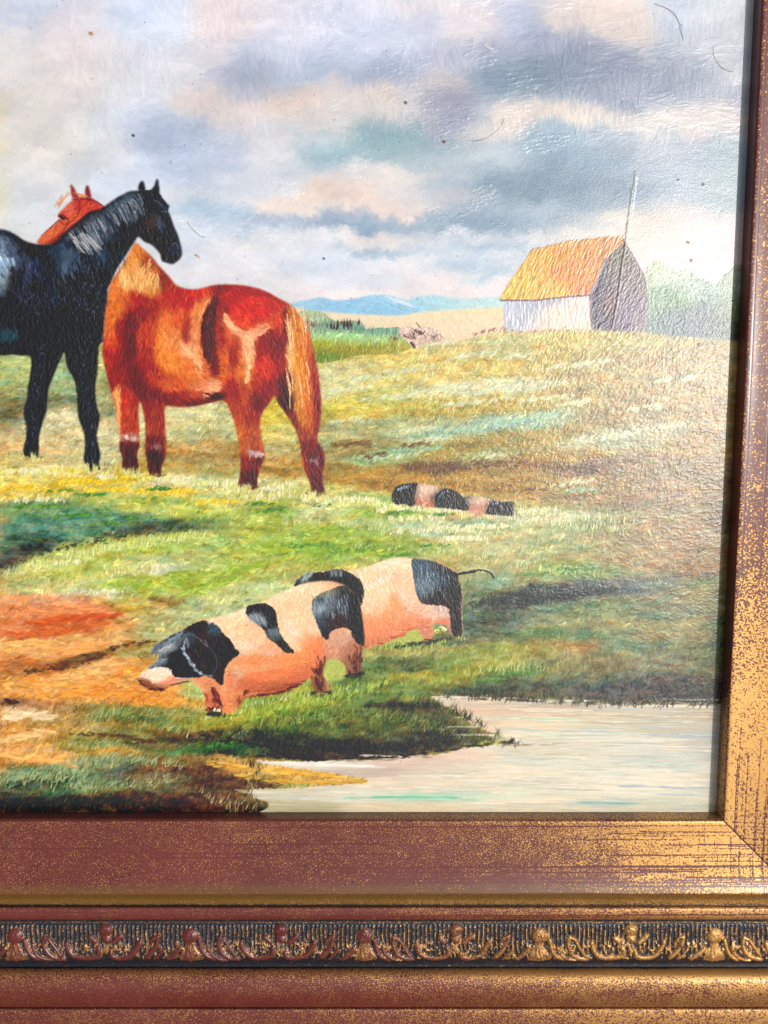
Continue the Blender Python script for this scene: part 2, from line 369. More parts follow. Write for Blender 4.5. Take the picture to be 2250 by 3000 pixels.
# ---- fields
hill = mask([(-120,740),(60,735),(200,742),(420,760),(640,768),(690,760),(760,748),(860,735),(960,746),(1030,728),(1086,716),(1200,712),(1330,710),(1400,720),(1500,730),(1660,742),(1660,1850),(-140,1850)], 1, smooth=False)
FP = [
 # left behind horses
 (40,800,60,50,0,(170,186,120)),(60,850,60,20,0,(120,118,76)),(20,900,40,30,0,(95,90,62)),(130,830,40,40,0,(150,166,118)),(130,870,40,16,0,(112,108,78)),(225,850,20,40,0,(146,142,96)),(215,800,16,40,0,(180,180,110)),
 (60,930,100,20,0,(206,200,150)),(140,910,40,20,0,(222,206,160)),(40,960,60,20,0,(206,176,120)),(140,960,50,20,0,(206,184,126)),(230,950,40,30,0,(206,190,140)),
 (340,900,60,14,0,(214,204,150)),(420,890,60,20,0,(208,200,140)),(430,930,60,14,0,(190,186,130)),(400,970,60,16,0,(186,150,86)),(440,985,60,12,0,(160,128,70)),(360,1000,60,10,0,(180,150,80)),
 (590,900,40,24,0,(198,180,70)),(600,940,30,20,0,(206,190,110)),(600,980,30,14,0,(180,160,100)),(610,1010,40,20,0,(170,130,60)),
 # right field
 (700,770,60,14,-6,(180,176,80)),(720,750,50,10,-6,(128,134,60)),(760,790,80,14,-6,(206,196,140)),(800,770,70,16,-6,(204,176,84)),(900,770,90,20,-8,(206,184,96)),(1000,750,90,16,-6,(206,190,128)),(1100,735,80,12,0,(200,190,130)),(1200,740,80,14,0,(206,180,84)),(1300,745,80,14,0,(196,178,100)),
 (740,830,60,18,-6,(206,204,150)),(820,820,90,14,-8,(204,190,100)),(950,810,90,14,-6,(212,196,124)),(1040,800,90,14,-4,(202,172,72)),(1180,790,90,16,-4,(190,166,86)),(1120,830,80,12,-3,(206,206,160)),(960,845,90,10,-5,(212,208,164)),(850,860,90,14,-5,(196,184,84)),
 (760,880,70,16,-5,(196,178,76)),(1010,880,100,14,-5,(190,164,70)),(1150,870,90,14,-3,(186,156,66)),(1280,830,80,24,0,(182,152,80)),(1400,800,100,30,0,(184,158,96)),(1520,800,80,30,0,(172,146,82)),(1420,860,100,20,0,(170,142,78)),(1540,880,60,24,0,(164,130,50)),
 (740,930,60,12,-5,(176,168,110)),(860,920,90,12,-5,(172,176,120)),(960,930,70,10,-8,(150,178,140)),(1080,915,70,12,-8,(150,184,160)),(1180,905,60,12,-8,(154,186,166)),(1130,940,90,14,-5,(166,144,70)),(1290,900,80,16,-4,(166,144,82)),(1330,945,80,12,-8,(188,190,150)),(1420,930,80,14,-5,(180,160,110)),(1540,950,60,20,0,(168,130,54)),
 (760,970,60,12,-5,(150,136,82)),(860,985,60,10,-6,(140,164,106)),(960,980,60,10,-5,(160,130,52)),(940,1010,60,12,-4,(120,84,42)),(1040,985,50,10,-5,(150,150,86)),(1110,1000,70,14,-4,(150,112,50)),(1200,985,60,10,-4,(176,140,60)),(1290,1010,60,10,-4,(116,84,62)),(1380,1000,60,14,-3,(160,132,86)),(1500,1010,80,16,0,(150,118,72)),
 (720,1020,40,12,0,(152,118,48)),(800,1030,60,14,0,(170,130,52)),(900,1040,60,14,0,(164,124,48)),(1010,1040,60,14,0,(168,132,60)),(1130,1050,60,16,0,(166,126,54)),(1220,1040,60,12,0,(164,134,74)),(1310,1060,80,16,0,(160,128,74)),(1450,1060,90,24,0,(158,126,86)),(1560,1060,50,30,0,(134,104,30)),(1580,1120,30,30,0,(112,88,24)),
 # foreground bank
 (30,1040,80,14,0,(226,206,110)),(140,1020,60,10,0,(224,206,140)),(170,1040,60,9,0,(226,190,60)),(60,1060,80,9,0,(220,186,80)),(280,1030,40,12,0,(222,186,50)),(250,1055,60,9,0,(206,190,100)),(370,1058,60,8,0,(214,186,70)),(360,1040,50,8,0,(222,214,170)),(470,1050,60,12,0,(206,204,140)),(580,1045,60,12,0,(206,200,130)),(660,1060,50,12,0,(196,190,110)),
 (360,1085,60,8,0,(130,160,74)),(250,1075,60,9,0,(190,190,96)),(480,1085,90,10,0,(200,196,110)),(600,1090,60,8,0,(150,160,60)),(590,1104,34,7,0,(96,136,56)),(700,1090,60,12,0,(206,206,140)),(780,1085,60,10,0,(176,186,100)),(850,1105,70,9,0,(160,180,76)),(950,1100,60,7,0,(214,212,170)),(1000,1115,40,7,0,(190,150,90)),(1140,1118,90,9,0,(206,206,160)),
 (60,1100,90,12,-3,(112,146,96)),(160,1110,70,10,-3,(84,134,92)),(60,1135,90,12,-6,(86,128,104)),(170,1130,70,10,-6,(104,150,120)),(260,1120,60,9,-6,(84,116,86)),(50,1165,90,12,-12,(70,104,84)),(170,1150,60,8,-8,(100,140,100)),(300,1140,60,8,-8,(72,84,66)),(40,1200,60,14,-20,(56,66,62)),(10,1225,30,12,-20,(50,50,56)),(370,1138,60,8,-4,(76,92,66)),(450,1128,40,10,-4,(126,146,86)),
 (330,1095,60,10,0,(190,190,90)),(420,1105,60,12,0,(186,196,90)),(540,1120,60,12,0,(178,190,90)),(620,1140,80,10,0,(170,182,80)),(760,1150,90,14,0,(160,180,76)),(700,1125,60,8,0,(176,180,110)),(900,1140,80,9,0,(196,206,170)),(820,1125,60,8,0,(176,186,110)),(1020,1135,80,9,0,(170,186,130)),(1150,1150,90,12,0,(186,190,130)),(1060,1160,80,12,0,(200,190,130)),(1260,1140,60,12,0,(160,170,110)),(1350,1150,80,14,0,(170,150,96)),(1470,1150,80,20,0,(164,132,88)),
 (150,1195,70,12,-16,(176,184,96)),(260,1180,60,12,-14,(186,196,100)),(360,1175,60,12,-8,(176,192,84)),(470,1170,60,12,0,(170,184,100)),(560,1175,60,12,0,(166,184,70)),(680,1180,90,10,0,(132,164,52)),(800,1190,80,9,0,(126,156,50)),(900,1185,70,9,0,(150,170,70)),(980,1190,60,8,0,(190,180,110)),(1100,1190,80,10,0,(196,190,130)),(1200,1185,60,12,0,(166,176,110)),
 (60,1230,60,16,-16,(196,196,116)),(180,1230,70,14,-10,(180,190,90)),(300,1220,70,12,-6,(196,196,124)),(360,1226,26,8,-6,(222,214,180)),(420,1215,60,12,0,(176,186,110)),(520,1215,60,12,0,(166,180,80)),(600,1220,60,10,0,(170,172,90)),(680,1215,60,8,0,(160,176,70)),(820,1212,60,8,0,(170,180,96)),
 (100,1265,70,12,-6,(202,200,130)),(220,1280,50,8,-4,(214,206,160)),(300,1265,60,12,-4,(170,184,76)),(420,1255,60,12,-6,(160,180,66)),(520,1245,60,10,-6,(166,180,86)),(440,1285,60,12,-6,(180,186,110)),(540,1280,50,12,-10,(196,202,130)),(350,1300,40,9,0,(166,140,76)),(300,1300,50,8,0,(186,170,80)),(350,1303,22,7,0,(160,96,50)),
 (400,1320,60,16,-8,(176,184,130)),(480,1310,50,16,-10,(186,200,136)),(330,1330,60,14,-6,(190,170,96)),(330,1365,50,14,-6,(180,176,110)),(280,1320,40,8,0,(206,176,80)),
 # orange earth
 (60,1300,100,10,-2,(224,150,100)),(40,1320,80,12,0,(220,134,84)),(170,1318,60,8,-4,(226,140,92)),(220,1330,50,9,-4,(196,92,52)),(130,1345,70,10,-4,(214,112,62)),(70,1370,60,8,-4,(192,92,52)),(170,1360,50,7,-4,(206,104,56)),(20,1350,50,12,0,(222,130,76)),(260,1345,40,10,-4,(214,146,80)),(230,1375,60,10,-6,(230,166,96)),(60,1400,80,12,-4,(232,170,100)),(160,1400,60,10,-10,(226,152,90)),(260,1395,40,9,-14,(200,140,70)),(10,1420,50,10,0,(210,130,70)),
 (40,1440,60,10,0,(180,104,54)),(110,1440,50,8,-6,(140,80,44)),(180,1425,40,8,-14,(110,70,36)),(240,1405,50,7,-12,(124,94,44)),(290,1400,40,14,-4,(150,136,70)),(330,1400,30,16,0,(176,160,90)),(80,1460,60,10,0,(212,140,70)),(160,1460,60,12,-6,(232,164,88)),(230,1440,50,14,-10,(230,166,96)),(290,1450,50,14,-6,(226,150,66)),(30,1490,80,16,0,(230,160,84)),(140,1490,80,14,0,(236,166,90)),(240,1490,60,16,0,(232,152,76)),(330,1500,60,14,0,(232,142,60)),(400,1515,40,10,0,(222,146,60)),(20,1517,40,8,3,(86,62,50)),(60,1525,60,9,6,(180,130,90)),(60,1540,60,8,6,(232,196,140)),(130,1530,60,9,6,(190,140,90)),(340,1460,20,20,0,(232,160,80)),(400,1540,40,10,0,(150,150,84)),(430,1500,30,16,0,(186,196,110)),
 # lower left
 (50,1580,70,16,0,(226,160,84)),(60,1620,80,14,0,(232,166,96)),(40,1650,60,9,0,(170,120,60)),(120,1560,50,12,4,(186,146,84)),(200,1535,70,9,0,(140,130,70)),(290,1540,60,10,0,(122,128,66)),(200,1565,60,12,4,(180,156,90)),(290,1565,60,12,4,(120,116,56)),(200,1600,60,12,4,(150,142,70)),(280,1600,60,9,6,(96,84,46)),(180,1618,50,8,6,(140,144,80)),(120,1640,70,9,4,(220,150,70)),(230,1625,50,8,4,(206,150,60)),
 (340,1580,60,10,4,(130,112,44)),(360,1560,40,8,0,(110,120,56)),(400,1590,50,8,4,(96,66,36)),(360,1610,60,8,0,(110,90,50)),(380,1624,40,7,0,(90,130,70)),(450,1560,60,12,0,(150,144,50)),(440,1600,60,9,0,(60,60,34)),(470,1612,50,8,6,(66,124,52)),(520,1622,50,8,4,(60,110,46)),(330,1640,60,8,4,(140,100,48)),(420,1645,60,8,6,(120,96,50)),
 (50,1670,60,12,-8,(126,140,96)),(130,1660,60,12,-12,(130,150,104)),(200,1650,60,12,-8,(136,150,106)),(270,1645,60,10,-4,(126,132,90)),(60,1700,70,12,-8,(60,72,56)),(140,1700,60,12,-8,(86,112,76)),(210,1685,60,12,-14,(110,140,104)),(250,1670,40,10,-14,(60,74,66)),(300,1670,60,12,-6,(120,90,60)),(360,1660,60,10,0,(110,70,40)),(430,1660,50,10,0,(96,60,36)),(60,1735,100,14,0,(36,40,34)),(180,1735,70,12,0,(60,44,26)),(280,1725,60,14,0,(84,54,32)),(230,1710,50,9,-6,(120,120,66)),(340,1690,60,12,0,(116,110,76)),(400,1700,60,12,0,(110,92,60)),(440,1730,60,12,0,(92,60,34)),(380,1740,60,10,0,(70,44,26)),(510,1735,40,10,0,(96,76,46)),(460,1690,60,10,0,(70,44,26)),(330,1750,200,8,0,(46,34,24)),(620,1664,90,9,6,(216,168,84)),(700,1682,80,6,3,(210,164,86)),(520,1655,50,10,4,(206,150,74)),
 # bank under pigs
 (520,1545,50,12,0,(176,170,50)),(580,1530,50,14,0,(150,166,60)),(640,1530,60,14,0,(128,150,54)),(600,1560,60,12,0,(110,130,52)),(680,1500,50,14,0,(156,150,50)),(740,1500,50,12,0,(96,124,56)),(560,1585,60,12,0,(56,56,36)),(660,1570,60,12,0,(90,110,44)),(640,1600,90,14,0,(46,56,38)),(760,1540,60,12,0,(110,130,60)),(740,1580,60,12,0,(80,90,40)),(800,1480,50,14,0,(90,120,66)),(840,1500,50,12,0,(110,130,60)),(760,1610,100,12,0,(50,46,30)),(840,1560,60,16,0,(84,96,46)),(880,1600,60,14,0,(62,62,40)),(860,1525,50,9,0,(40,40,26)),(930,1590,50,16,0,(60,60,40)),(900,1545,50,12,0,(80,80,46)),(980,1590,40,8,0,(58,50,36)),(700,1440,30,16,0,(170,184,100)),(900,1440,60,9,0,(60,76,46)),(820,1450,30,14,0,(110,130,66)),(560,1625,80,7,0,(40,34,24)),(700,1632,100,6,0,(44,34,24)),
 (880,1465,60,12,0,(150,150,60)),(960,1440,50,10,0,(140,156,70)),(1000,1460,60,12,0,(150,146,50)),(940,1480,60,12,0,(110,130,60)),(1010,1490,70,9,0,(60,64,44)),(1060,1440,70,12,0,(150,154,60)),(1120,1450,60,12,0,(80,120,60)),(1080,1470,60,10,0,(70,90,54)),(1150,1480,80,14,0,(70,74,56)),(1190,1440,60,14,0,(140,130,74)),(1260,1460,80,14,0,(100,104,70)),(1350,1490,90,14,0,(66,64,62)),(1450,1480,80,18,0,(74,72,66)),(1540,1490,60,20,0,(46,44,30)),(1440,1430,80,14,0,(120,112,80)),(1330,1420,80,14,0,(130,124,80)),(1540,1420,50,20,0,(76,86,34)),(1570,1380,30,30,0,(60,88,40)),
 (870,1290,40,30,0,(120,140,84)),(1040,1285,50,20,-8,(110,120,84)),(1060,1260,60,14,-12,(140,158,110)),(1100,1300,60,14,-10,(54,60,56)),(1180,1280,70,14,-6,(58,64,62)),(1280,1270,70,12,-4,(72,80,84)),(1370,1265,60,12,0,(100,104,100)),(1040,1340,50,20,0,(76,92,66)),(1100,1340,60,12,-10,(66,72,62)),(1060,1380,60,9,0,(84,90,62)),(1160,1330,60,14,-10,(130,142,104)),(1250,1320,70,14,-4,(110,130,84)),(1350,1320,80,14,0,(116,132,90)),(1460,1310,80,18,0,(122,122,88)),(1560,1300,50,24,0,(112,96,34)),(1150,1375,70,9,-3,(110,128,66)),(1250,1370,80,10,-3,(92,118,76)),(1330,1350,60,12,0,(150,140,90)),(1240,1395,80,12,-2,(166,130,70)),(1150,1400,60,9,0,(150,140,50)),(1360,1390,70,9,-2,(96,130,96)),(1460,1380,80,14,0,(122,114,72)),(1080,1405,60,9,0,(130,140,66)),
 (1100,1225,60,14,0,(190,170,110)),(1000,1215,60,9,0,(186,160,86)),(1200,1225,60,12,-4,(136,166,84)),(1280,1235,80,10,-3,(130,150,84)),(1150,1240,60,9,0,(166,170,110)),(1300,1195,80,14,0,(176,160,100)),(1420,1210,90,20,0,(170,136,90)),(1540,1220,60,24,0,(136,96,30)),(1420,1260,80,14,0,(120,120,92)),(1540,1260,50,14,0,(80,96,34)),(1050,1215,60,9,0,(170,180,120)),
 (-80,1400,60,300,0,(224,150,84)),(-80,1000,60,200,0,(200,190,110)),
]
REF = field(FP, (170,160,90), warp=9, ws=34, sharp=1.0, bw=.02, step=3)
# broken colour: elongated palette flecks over the fields
n1 = fbm(DX/34+DY/60, DY/11-DX/70, 201, 4)-.5
n2 = fbm(DX/11+DY/30, DY/4.5, 202, 3)-.5
n3 = fbm(DX/34-DY/90, DY/8+DX/55, 203, 3)-.5
REF += (n1*.38)[..., None]*np.array([1, .95, .75], np.float32)+(n2*.20)[..., None]+(n3*.20)[..., None]*np.array([.9, -.15, -.7], np.float32)
gmean = REF.mean(2, keepdims=True); REF = gmean+(REF-gmean)*1.04; REF *= (.95-.10*sstep(900, 1400, DX)*(1-sstep(1150, 1300, DY)))[..., None]
REF = np.clip(REF, .03, .95)
def fang(x, y): return np.where(y < 1060, -14+14*np.sin(x/60+y/23)-24*(fbm(x/30, y/16, 5, 2) > .6), np.where(y < 1400, -22+22*np.sin(x/70+y/31), np.where(x < 420, np.where(y < 1520, -12., -46.), -62.)))
paint(hill, REF, 30000, (7, 20), (2.2, 5.6), fang, .09, .88, .9, .03, seed=24, aj=.45)
# small upright flicks of grass over everything green
gm = (hill > .5)
flk = gm & (DY > 1040) & ~((DX < 330) & (DY > 1290) & (DY < 1640))
lay(IMG, HGT, np.clip(REF*1.12+.02, 0, 1), 15000, flk, (5, 12), (1, 2), -70, .10, .8, 1.3, hue=.03, seed=25, aj=.35, taper=1)
flk = gm & (DY <= 1060)
lay(IMG, HGT, np.clip(REF*1.05+.01, 0, 1), 17000, flk, (5, 12), (1.0, 2.2), lambda x, y: -30+35*np.sin(x/40), .07, .8, 1.4, hue=.025, seed=26, aj=.5)
dark = gm & (DY > 1500) & (DX < 1000)
lay(IMG, HGT, np.clip(REF*.9, 0, 1), 7000, dark, (8, 20), (1.1, 2.4), -50, .3, .85, 1.4, hue=.03, seed=27, aj=.5, taper=1)
# pale mint streaks in the upper field
for (x, y, w) in [(1035,868,150),(1130,838,200),(1180,862,120),(960,838,140),(740,840,110),(800,815,120),(860,858,160),(1110,905,110),(1190,900,80),(1020,925,110),(900,930,80),(860,985,120),(1060,985,60),(1310,945,130),(1430,925,120),(700,860,60),(1250,788,160),(1460,820,90),(1400,880,80),(760,910,90),(1230,1045,90),(920,952,80),(1250,870,90),(880,800,120),(1010,770,120),(1120,770,90),(930,745,90)]:
    dabs(IMG, HGT, [(x-w/2, y+w*.05), (x, y), (x+w/2, y-w*.06)], (6, 13), (1.5, 3.4), -35, [(214,212,176),(206,204,166),(186,200,168),(196,196,140)], int(w*.6), 5.5, .6, 1.2, seed=int(x+y))
for (x, y, w) in [(1100,912,120),(1170,898,90),(900,972,120),(1010,930,100),(800,988,80),(1260,1060,90),(1180,920,60)]:
    dabs(IMG, HGT, [(x-w/2, y+4), (x+w/2, y-5)], (6, 12), (1.6, 3), -30, [(140,182,150),(160,190,160),(136,172,120)], int(w*.6), 5, .65, 1.2, seed=int(x*3+y))
for (x, y, w) in [(940,1010,130),(1090,1000,110),(1295,1005,90),(1360,992,80),(1020,1010,80),(760,960,80),(900,960,50),(1150,1060,80),(800,985,60)]:
    dabs(IMG, HGT, [(x-w/2, y+3), (x+w/2, y-3)], (5, 11), (1.5, 3), -20, [(104,70,36),(84,60,44),(128,92,40)], int(w*.9), 5.5, .6, 1.1, seed=int(x*2+y))
# yellow and white blossoms on the near ridge
for (x, y, w, cs) in [(140,1018,90,1),(170,1040,90,1),(60,1055,120,1),(290,1030,60,1),(330,1062,110,1),(230,1058,100,1),(390,1062,90,1),(220,1030,60,0),(350,1035,70,0),(450,1045,90,0),(530,1040,80,0),(620,1048,40,0),(590,1055,60,0),(90,1080,120,0),(470,1085,90,1),(560,1075,80,0),(700,1078,90,0),(770,1080,80,0),(860,1100,90,0),(950,1098,70,0),(1120,1108,90,0),(1180,1104,60,0),(60,1018,90,0),(900,1120,120,0),(960,1145,120,0),(860,1150,70,0),(1040,1138,120,0),(350,1222,50,0),(230,1278,60,0),(150,1215,70,0),(1000,1165,100,0)]:
    pal = [(226,190,50),(220,180,40),(232,206,90)] if cs else [(228,222,186),(222,214,160),(206,206,140)]
    dabs(IMG, HGT, [(x-w/2, y+2), (x, y-1), (x+w/2, y+1)], (5, 11), (1.5, 3.4), -40 if cs else -78, pal, int(w*.7), 3.0, .85, 1.8, seed=int(x+3*y))
for (x, y, w) in [(345,1058,50),(130,1062,50),(200,1070,60),(330,1078,40),(590,1104,50),(870,1108,60),(700,1092,30),(960,1112,40),(940,1180,60),(660,1180,110),(760,1190,100),(850,1200,70),(300,1120,60),(180,1115,110),(80,1095,90),(240,1132,90),(560,1090,60),(1180,1240,100),(1240,1230,90),(1120,1455,70),(1060,1470,60)]:
    dabs(IMG, HGT, [(x-w/2, y), (x+w/2, y-2)], (5, 12), (1.8, 3.6), -25, [(84,130,60),(66,116,64),(110,150,60)], int(w*.55), 2.6, .8, 1.3, seed=int(x*5+y))
for (x0, y0, x1, y1, n_, c_) in [(0,1020,250,1010,70,0),(330,1030,560,1052,110,0),(560,1058,700,1075,60,0),(700,1078,850,1088,80,0),(840,1090,1110,1118,120,0),(1110,1120,1400,1150,140,1),(60,1225,260,1175,110,0),(250,1180,460,1150,90,0),(140,1260,330,1215,80,0),(620,1125,1100,1150,120,1),(760,1175,1100,1200,90,1),(1120,1220,1300,1240,60,1)]:
    dabs(IMG, HGT, [(x0, y0), ((x0+x1)/2, (y0+y1)/2+2), (x1, y1)], (8,17), (1.1,2.4), -80, [(232,226,186),(214,214,140),(196,206,110),(222,204,110)] if c_ == 0 else [(206,210,160),(176,190,120),(196,190,120),(150,170,90)], n_, 4.5, .85, 1.8, taper=1, aj=.22, seed=int(x0+y0))
for (x0, y0, x1, y1, n_) in [(560,1180,860,1195,60),(640,1140,780,1150,40),(480,1240,640,1200,40),(380,1290,520,1250,50),(200,1270,330,1262,36)]:
    dabs(IMG, HGT, [(x0, y0), (x1, y1)], (10,20), (2.2,4.6), -22, [(150,176,60),(126,160,50),(176,190,80)], n_, 6, .75, 1.3, aj=.4, seed=int(x1+y0))
for (x0, y0, x1, y1, n_) in [(160,1545,330,1535,60),(190,1610,330,1590,60),(300,1560,420,1580,40),(60,1675,260,1650,90),(120,1700,330,1690,90),(260,1640,400,1650,60),(30,1660,140,1650,40)]:
    dabs(IMG, HGT, [(x0, y0), (x1, y1)], (12,24), (1.2,2.8), -52, [(150,170,120),(120,140,90),(96,120,70),(186,180,110),(70,80,50)], n_, 6, .8, 1.7, taper=1, aj=.35, seed=int(x1+y1))
# ditch line
dabs(IMG, HGT, [(0,1238),(45,1212),(100,1194),(170,1177),(250,1162),(330,1147),(405,1138)], (4,10), (2,4), -20, [(50,46,48),(56,60,50),(52,70,58),(80,70,50)], 110, 6, .6, 1.2)
dabs(IMG, HGT, [(10,1240),(60,1222),(110,1208),(170,1192),(250,1180),(330,1165),(420,1150)], (9,18), (1.2,2.6), -82, [(196,204,120),(214,214,150),(170,186,100)], 200, 5, .85, 1.7, taper=1, aj=.15)
# earth: loaded orange strokes
for (pts, cs) in [([(0,1325),(90,1322),(170,1318),(250,1322)], (226,140,88)), ([(60,1345),(130,1340),(230,1332),(258,1326)], (196,90,50)), ([(0,1362),(60,1372),(150,1362),(220,1348)], (206,104,58)), ([(0,1385),(60,1395),(120,1388)], (234,172,100)), ([(90,1400),(170,1408),(230,1392)], (232,160,92)), ([(80,1470),(180,1462),(230,1435),(270,1430)], (236,176,108)), ([(0,1475),(120,1480),(260,1470)], (230,156,80)), ([(60,1505),(200,1500),(340,1510),(410,1520)], (236,150,66)), ([(0,1600),(60,1590),(110,1578)], (238,190,124)), ([(0,1630),(80,1640),(160,1650)], (234,170,96)), ([(10,1550),(60,1545),(110,1552)], (238,206,160))]:
    dabs(IMG, HGT, pts, (14,30), (3,7), -8, [cs, tuple(int(c*.93) for c in cs), tuple(min(255, int(c*1.06)) for c in cs)], 70, 5, .7, 1.2, aj=.25)
dabs(IMG, HGT, [(60,1452),(110,1445),(160,1436),(210,1418),(262,1396),(330,1386)], (5,12), (2,4.5), -15, [(84,52,34),(110,70,38),(96,80,40)], 150, 5, .75, 1.2)
dabs(IMG, HGT, [(150,1585),(250,1590),(330,1602),(440,1600)], (5,12), (2,4), -8, [(74,54,34),(96,70,36)], 110, 4, .7, 1.1)
dabs(IMG, HGT, [(0,1512),(40,1518)], (6,14), (2,4), 8, [(60,50,50),(84,60,50)], 26, 3, .75, 1.1)
dabs(IMG, HGT, [(110,1655),(180,1640),(250,1632),(330,1640),(400,1650)], (10,20), (1.4,3), -55, [(150,160,116),(170,176,130),(120,140,100)], 170, 7, .8, 1.6, taper=1, aj=.3)
dabs(IMG, HGT, [(10,1690),(70,1680),(140,1680),(220,1690),(300,1690),(370,1680)], (12,24), (1.4,3), -60, [(150,166,120),(120,146,104),(80,90,60),(176,170,120)], 260, 10, .8, 1.6, taper=1, aj=.35)
dabs(IMG, HGT, [(-20,1735),(120,1735),(240,1730),(340,1735)], (12,24), (1.4,3.4), -58, [(30,36,30),(44,40,26),(70,70,44),(26,28,24)], 420, 9, .85, 1.3, taper=1, aj=.4)

# ---- reeds, brush, bank behind the bay horse
ban = mask(P8([(180,270),(340,270),(420,330),(600,335),(640,385),(780,380),(880,380),(900,440),(960,520),(820,560),(600,570),(300,620),(200,400)]), rough=2, rs=6, seed=33)
R5 = field([(660,690,40,20,0,(160,176,140)),(720,705,50,12,0,(120,150,126)),(800,715,60,10,0,(112,150,128)),(740,728,70,9,0,(160,196,126)),(800,738,60,9,0,(150,184,110)),(700,745,40,9,0,(150,150,40)),(780,750,80,9,0,(158,150,50)),(860,745,40,9,0,(170,160,70)),(700,765,40,9,0,(100,124,50)),(760,762,60,8,0,(140,136,50))], (150,160,90), 4, 14, 2)
paint(ban, R5, 1500, (5, 12), (1.6, 3.2), -70, .07, .85, 1.4, .02, seed=34, aj=.5)
dabs(IMG, HGT, [(693,700),(760,708),(860,718)], (8,15), (1.2,2.4), -82, [(96,140,120),(120,160,136),(80,120,100)], 90, 4, .85, 1.3, taper=1)
dabs(IMG, HGT, [(665,697),(684,700)], (8,15), (1.6,2.8), -80, [(78,46,44),(110,80,70)], 14, 3, .9, 1.3, taper=1)
dabs(IMG, HGT, [(708,706),(740,700),(777,698)], (10,18), (1.8,3.2), -84, [(66,38,42),(84,52,50),(54,32,38)], 44, 3.4, .9, 1.4, taper=1, aj=.12)
dabs(IMG, HGT, [(700,722),(760,726),(820,735)], (7,14), (2.5,4.5), -20, [(160,206,140),(176,212,150),(146,190,120)], 60, 4, .8, 1.7)
dabs(IMG, HGT, [(690,755),(760,752),(860,748)], (7,14), (1.4,2.6), -72, [(140,130,40),(170,160,60),(104,110,40)], 130, 5, .8, 1.4, taper=1)
brush = mask(P8([(870,395),(930,370),(1010,380),(1090,375),(1140,405),(1190,450),(1150,480),(1060,490),(1000,515),(930,480),(890,440)]), rough=2, rs=5, seed=36)
R6 = field([(900,725,30,14,0,(214,186,170)),(930,735,30,10,0,(190,160,140))], (204,176,160), 3, 10, 2)
paint(brush, R6, 300, (5, 11), (1.5, 3), -50, .08, .85, 1.6, seed=37, aj=.6, rid=9)
dabs(IMG, HGT, P8([(890,430),(960,450),(1000,410),(1080,440),(1150,430),(1180,430)]), (6,13), (1.2,2.8), 55, [(74,44,44),(110,70,60),(96,60,50),(226,200,184)], 60, 4, .9, 1.7, aj=.5)
dabs(IMG, HGT, P8([(930,460),(985,515)]), (6,12), (1.8,3), 55, [(64,38,38)], 12, 2, .9, 1.5)
dabs(IMG, HGT, P8([(790,450),(870,460)]), (5,10), (1.4,2.4), -75, [(130,90,80),(110,70,60)], 14, 2, .85, 1.4)
line(IMG, HGT, [(1000,345),(1015,370),(1030,385)], 1.4, (70,44,44), .9, 1.4, conv=P8)
dabs(IMG, HGT, [(1020,722),(1060,715),(1086,712)], (4,9), (1.2,2.2), -60, [(170,110,90),(150,96,76)], 26, 2.5, .7, 1.4)

# ---- the pool
MODK = .22
pool = mask([(1660,1519),(1560,1520),(1450,1522),(1340,1522),(1220,1516),(1120,1508),(1040,1506),(960,1503),(930,1506),(990,1540),(1020,1565),(1070,1585),(1112,1604),(1070,1611),(1000,1616),(960,1628),(860,1638),(760,1642),(660,1645),(580,1644),(555,1640),(560,1648),(640,1660),(740,1674),(795,1684),(780,1692),(700,1698),(600,1704),(550,1702),(536,1708),(545,1722),(580,1735),(570,1750),(520,1768),(520,1850),(1660,1850)], rough=2.2, rs=6, seed=39)
LP = [(700,1650,100,8,0,(214,208,190)),(640,1655,60,7,0,(206,200,180)),(800,1668,70,9,0,(186,170,150)),(900,1620,60,12,0,(206,170,146)),(860,1650,80,14,0,(210,184,160)),(960,1640,80,12,0,(216,196,168)),(1000,1560,60,20,0,(206,180,152)),(1060,1540,80,14,0,(206,184,154)),(1150,1530,80,10,0,(190,170,140)),(1160,1560,80,14,0,(214,200,164)),(1250,1560,90,14,0,(206,196,160)),(1100,1590,80,10,0,(214,202,170)),(1180,1612,90,14,0,(206,200,172)),(1300,1600,90,16,0,(206,204,180)),(1450,1560,90,20,0,(186,178,150)),(1540,1540,60,12,0,(170,160,130)),(1540,1600,60,30,0,(176,178,160)),(1450,1640,90,20,0,(196,198,180)),(1200,1660,120,14,0,(212,208,180)),(1050,1670,120,12,0,(216,204,174)),(900,1690,120,9,0,(216,202,172)),(1350,1690,120,16,0,(214,210,184)),(1540,1690,60,20,0,(200,198,170)),(640,1715,60,12,0,(196,190,160)),(760,1720,80,10,0,(206,206,180)),(660,1740,60,10,0,(176,170,130)),(900,1722,90,6,0,(170,204,170)),(1050,1722,90,6,0,(196,206,176)),(1150,1740,120,12,0,(216,206,174)),(900,1745,120,9,0,(208,198,162)),(1300,1735,60,6,0,(176,190,176)),(1450,1740,90,9,0,(196,196,166)),(1560,1745,50,9,0,(186,188,156))]
R7 = field(LP, (210,202,172), 5, 30, 3)
R7 = R7*np.array([1.04, 1.02, 1.05], np.float32)+((fbm(DX/70, DY/4, 301, 4)-.5)*.09)[..., None]+((fbm(DX/160, DY/16, 303, 2)-.5)*.10)[..., None]*np.array([1, .4, .1], np.float32)
paint(pool, R7, 5000, (22, 60), (1.6, 4.5), 1, .02, .6, .8, .006, seed=38, aj=.04)
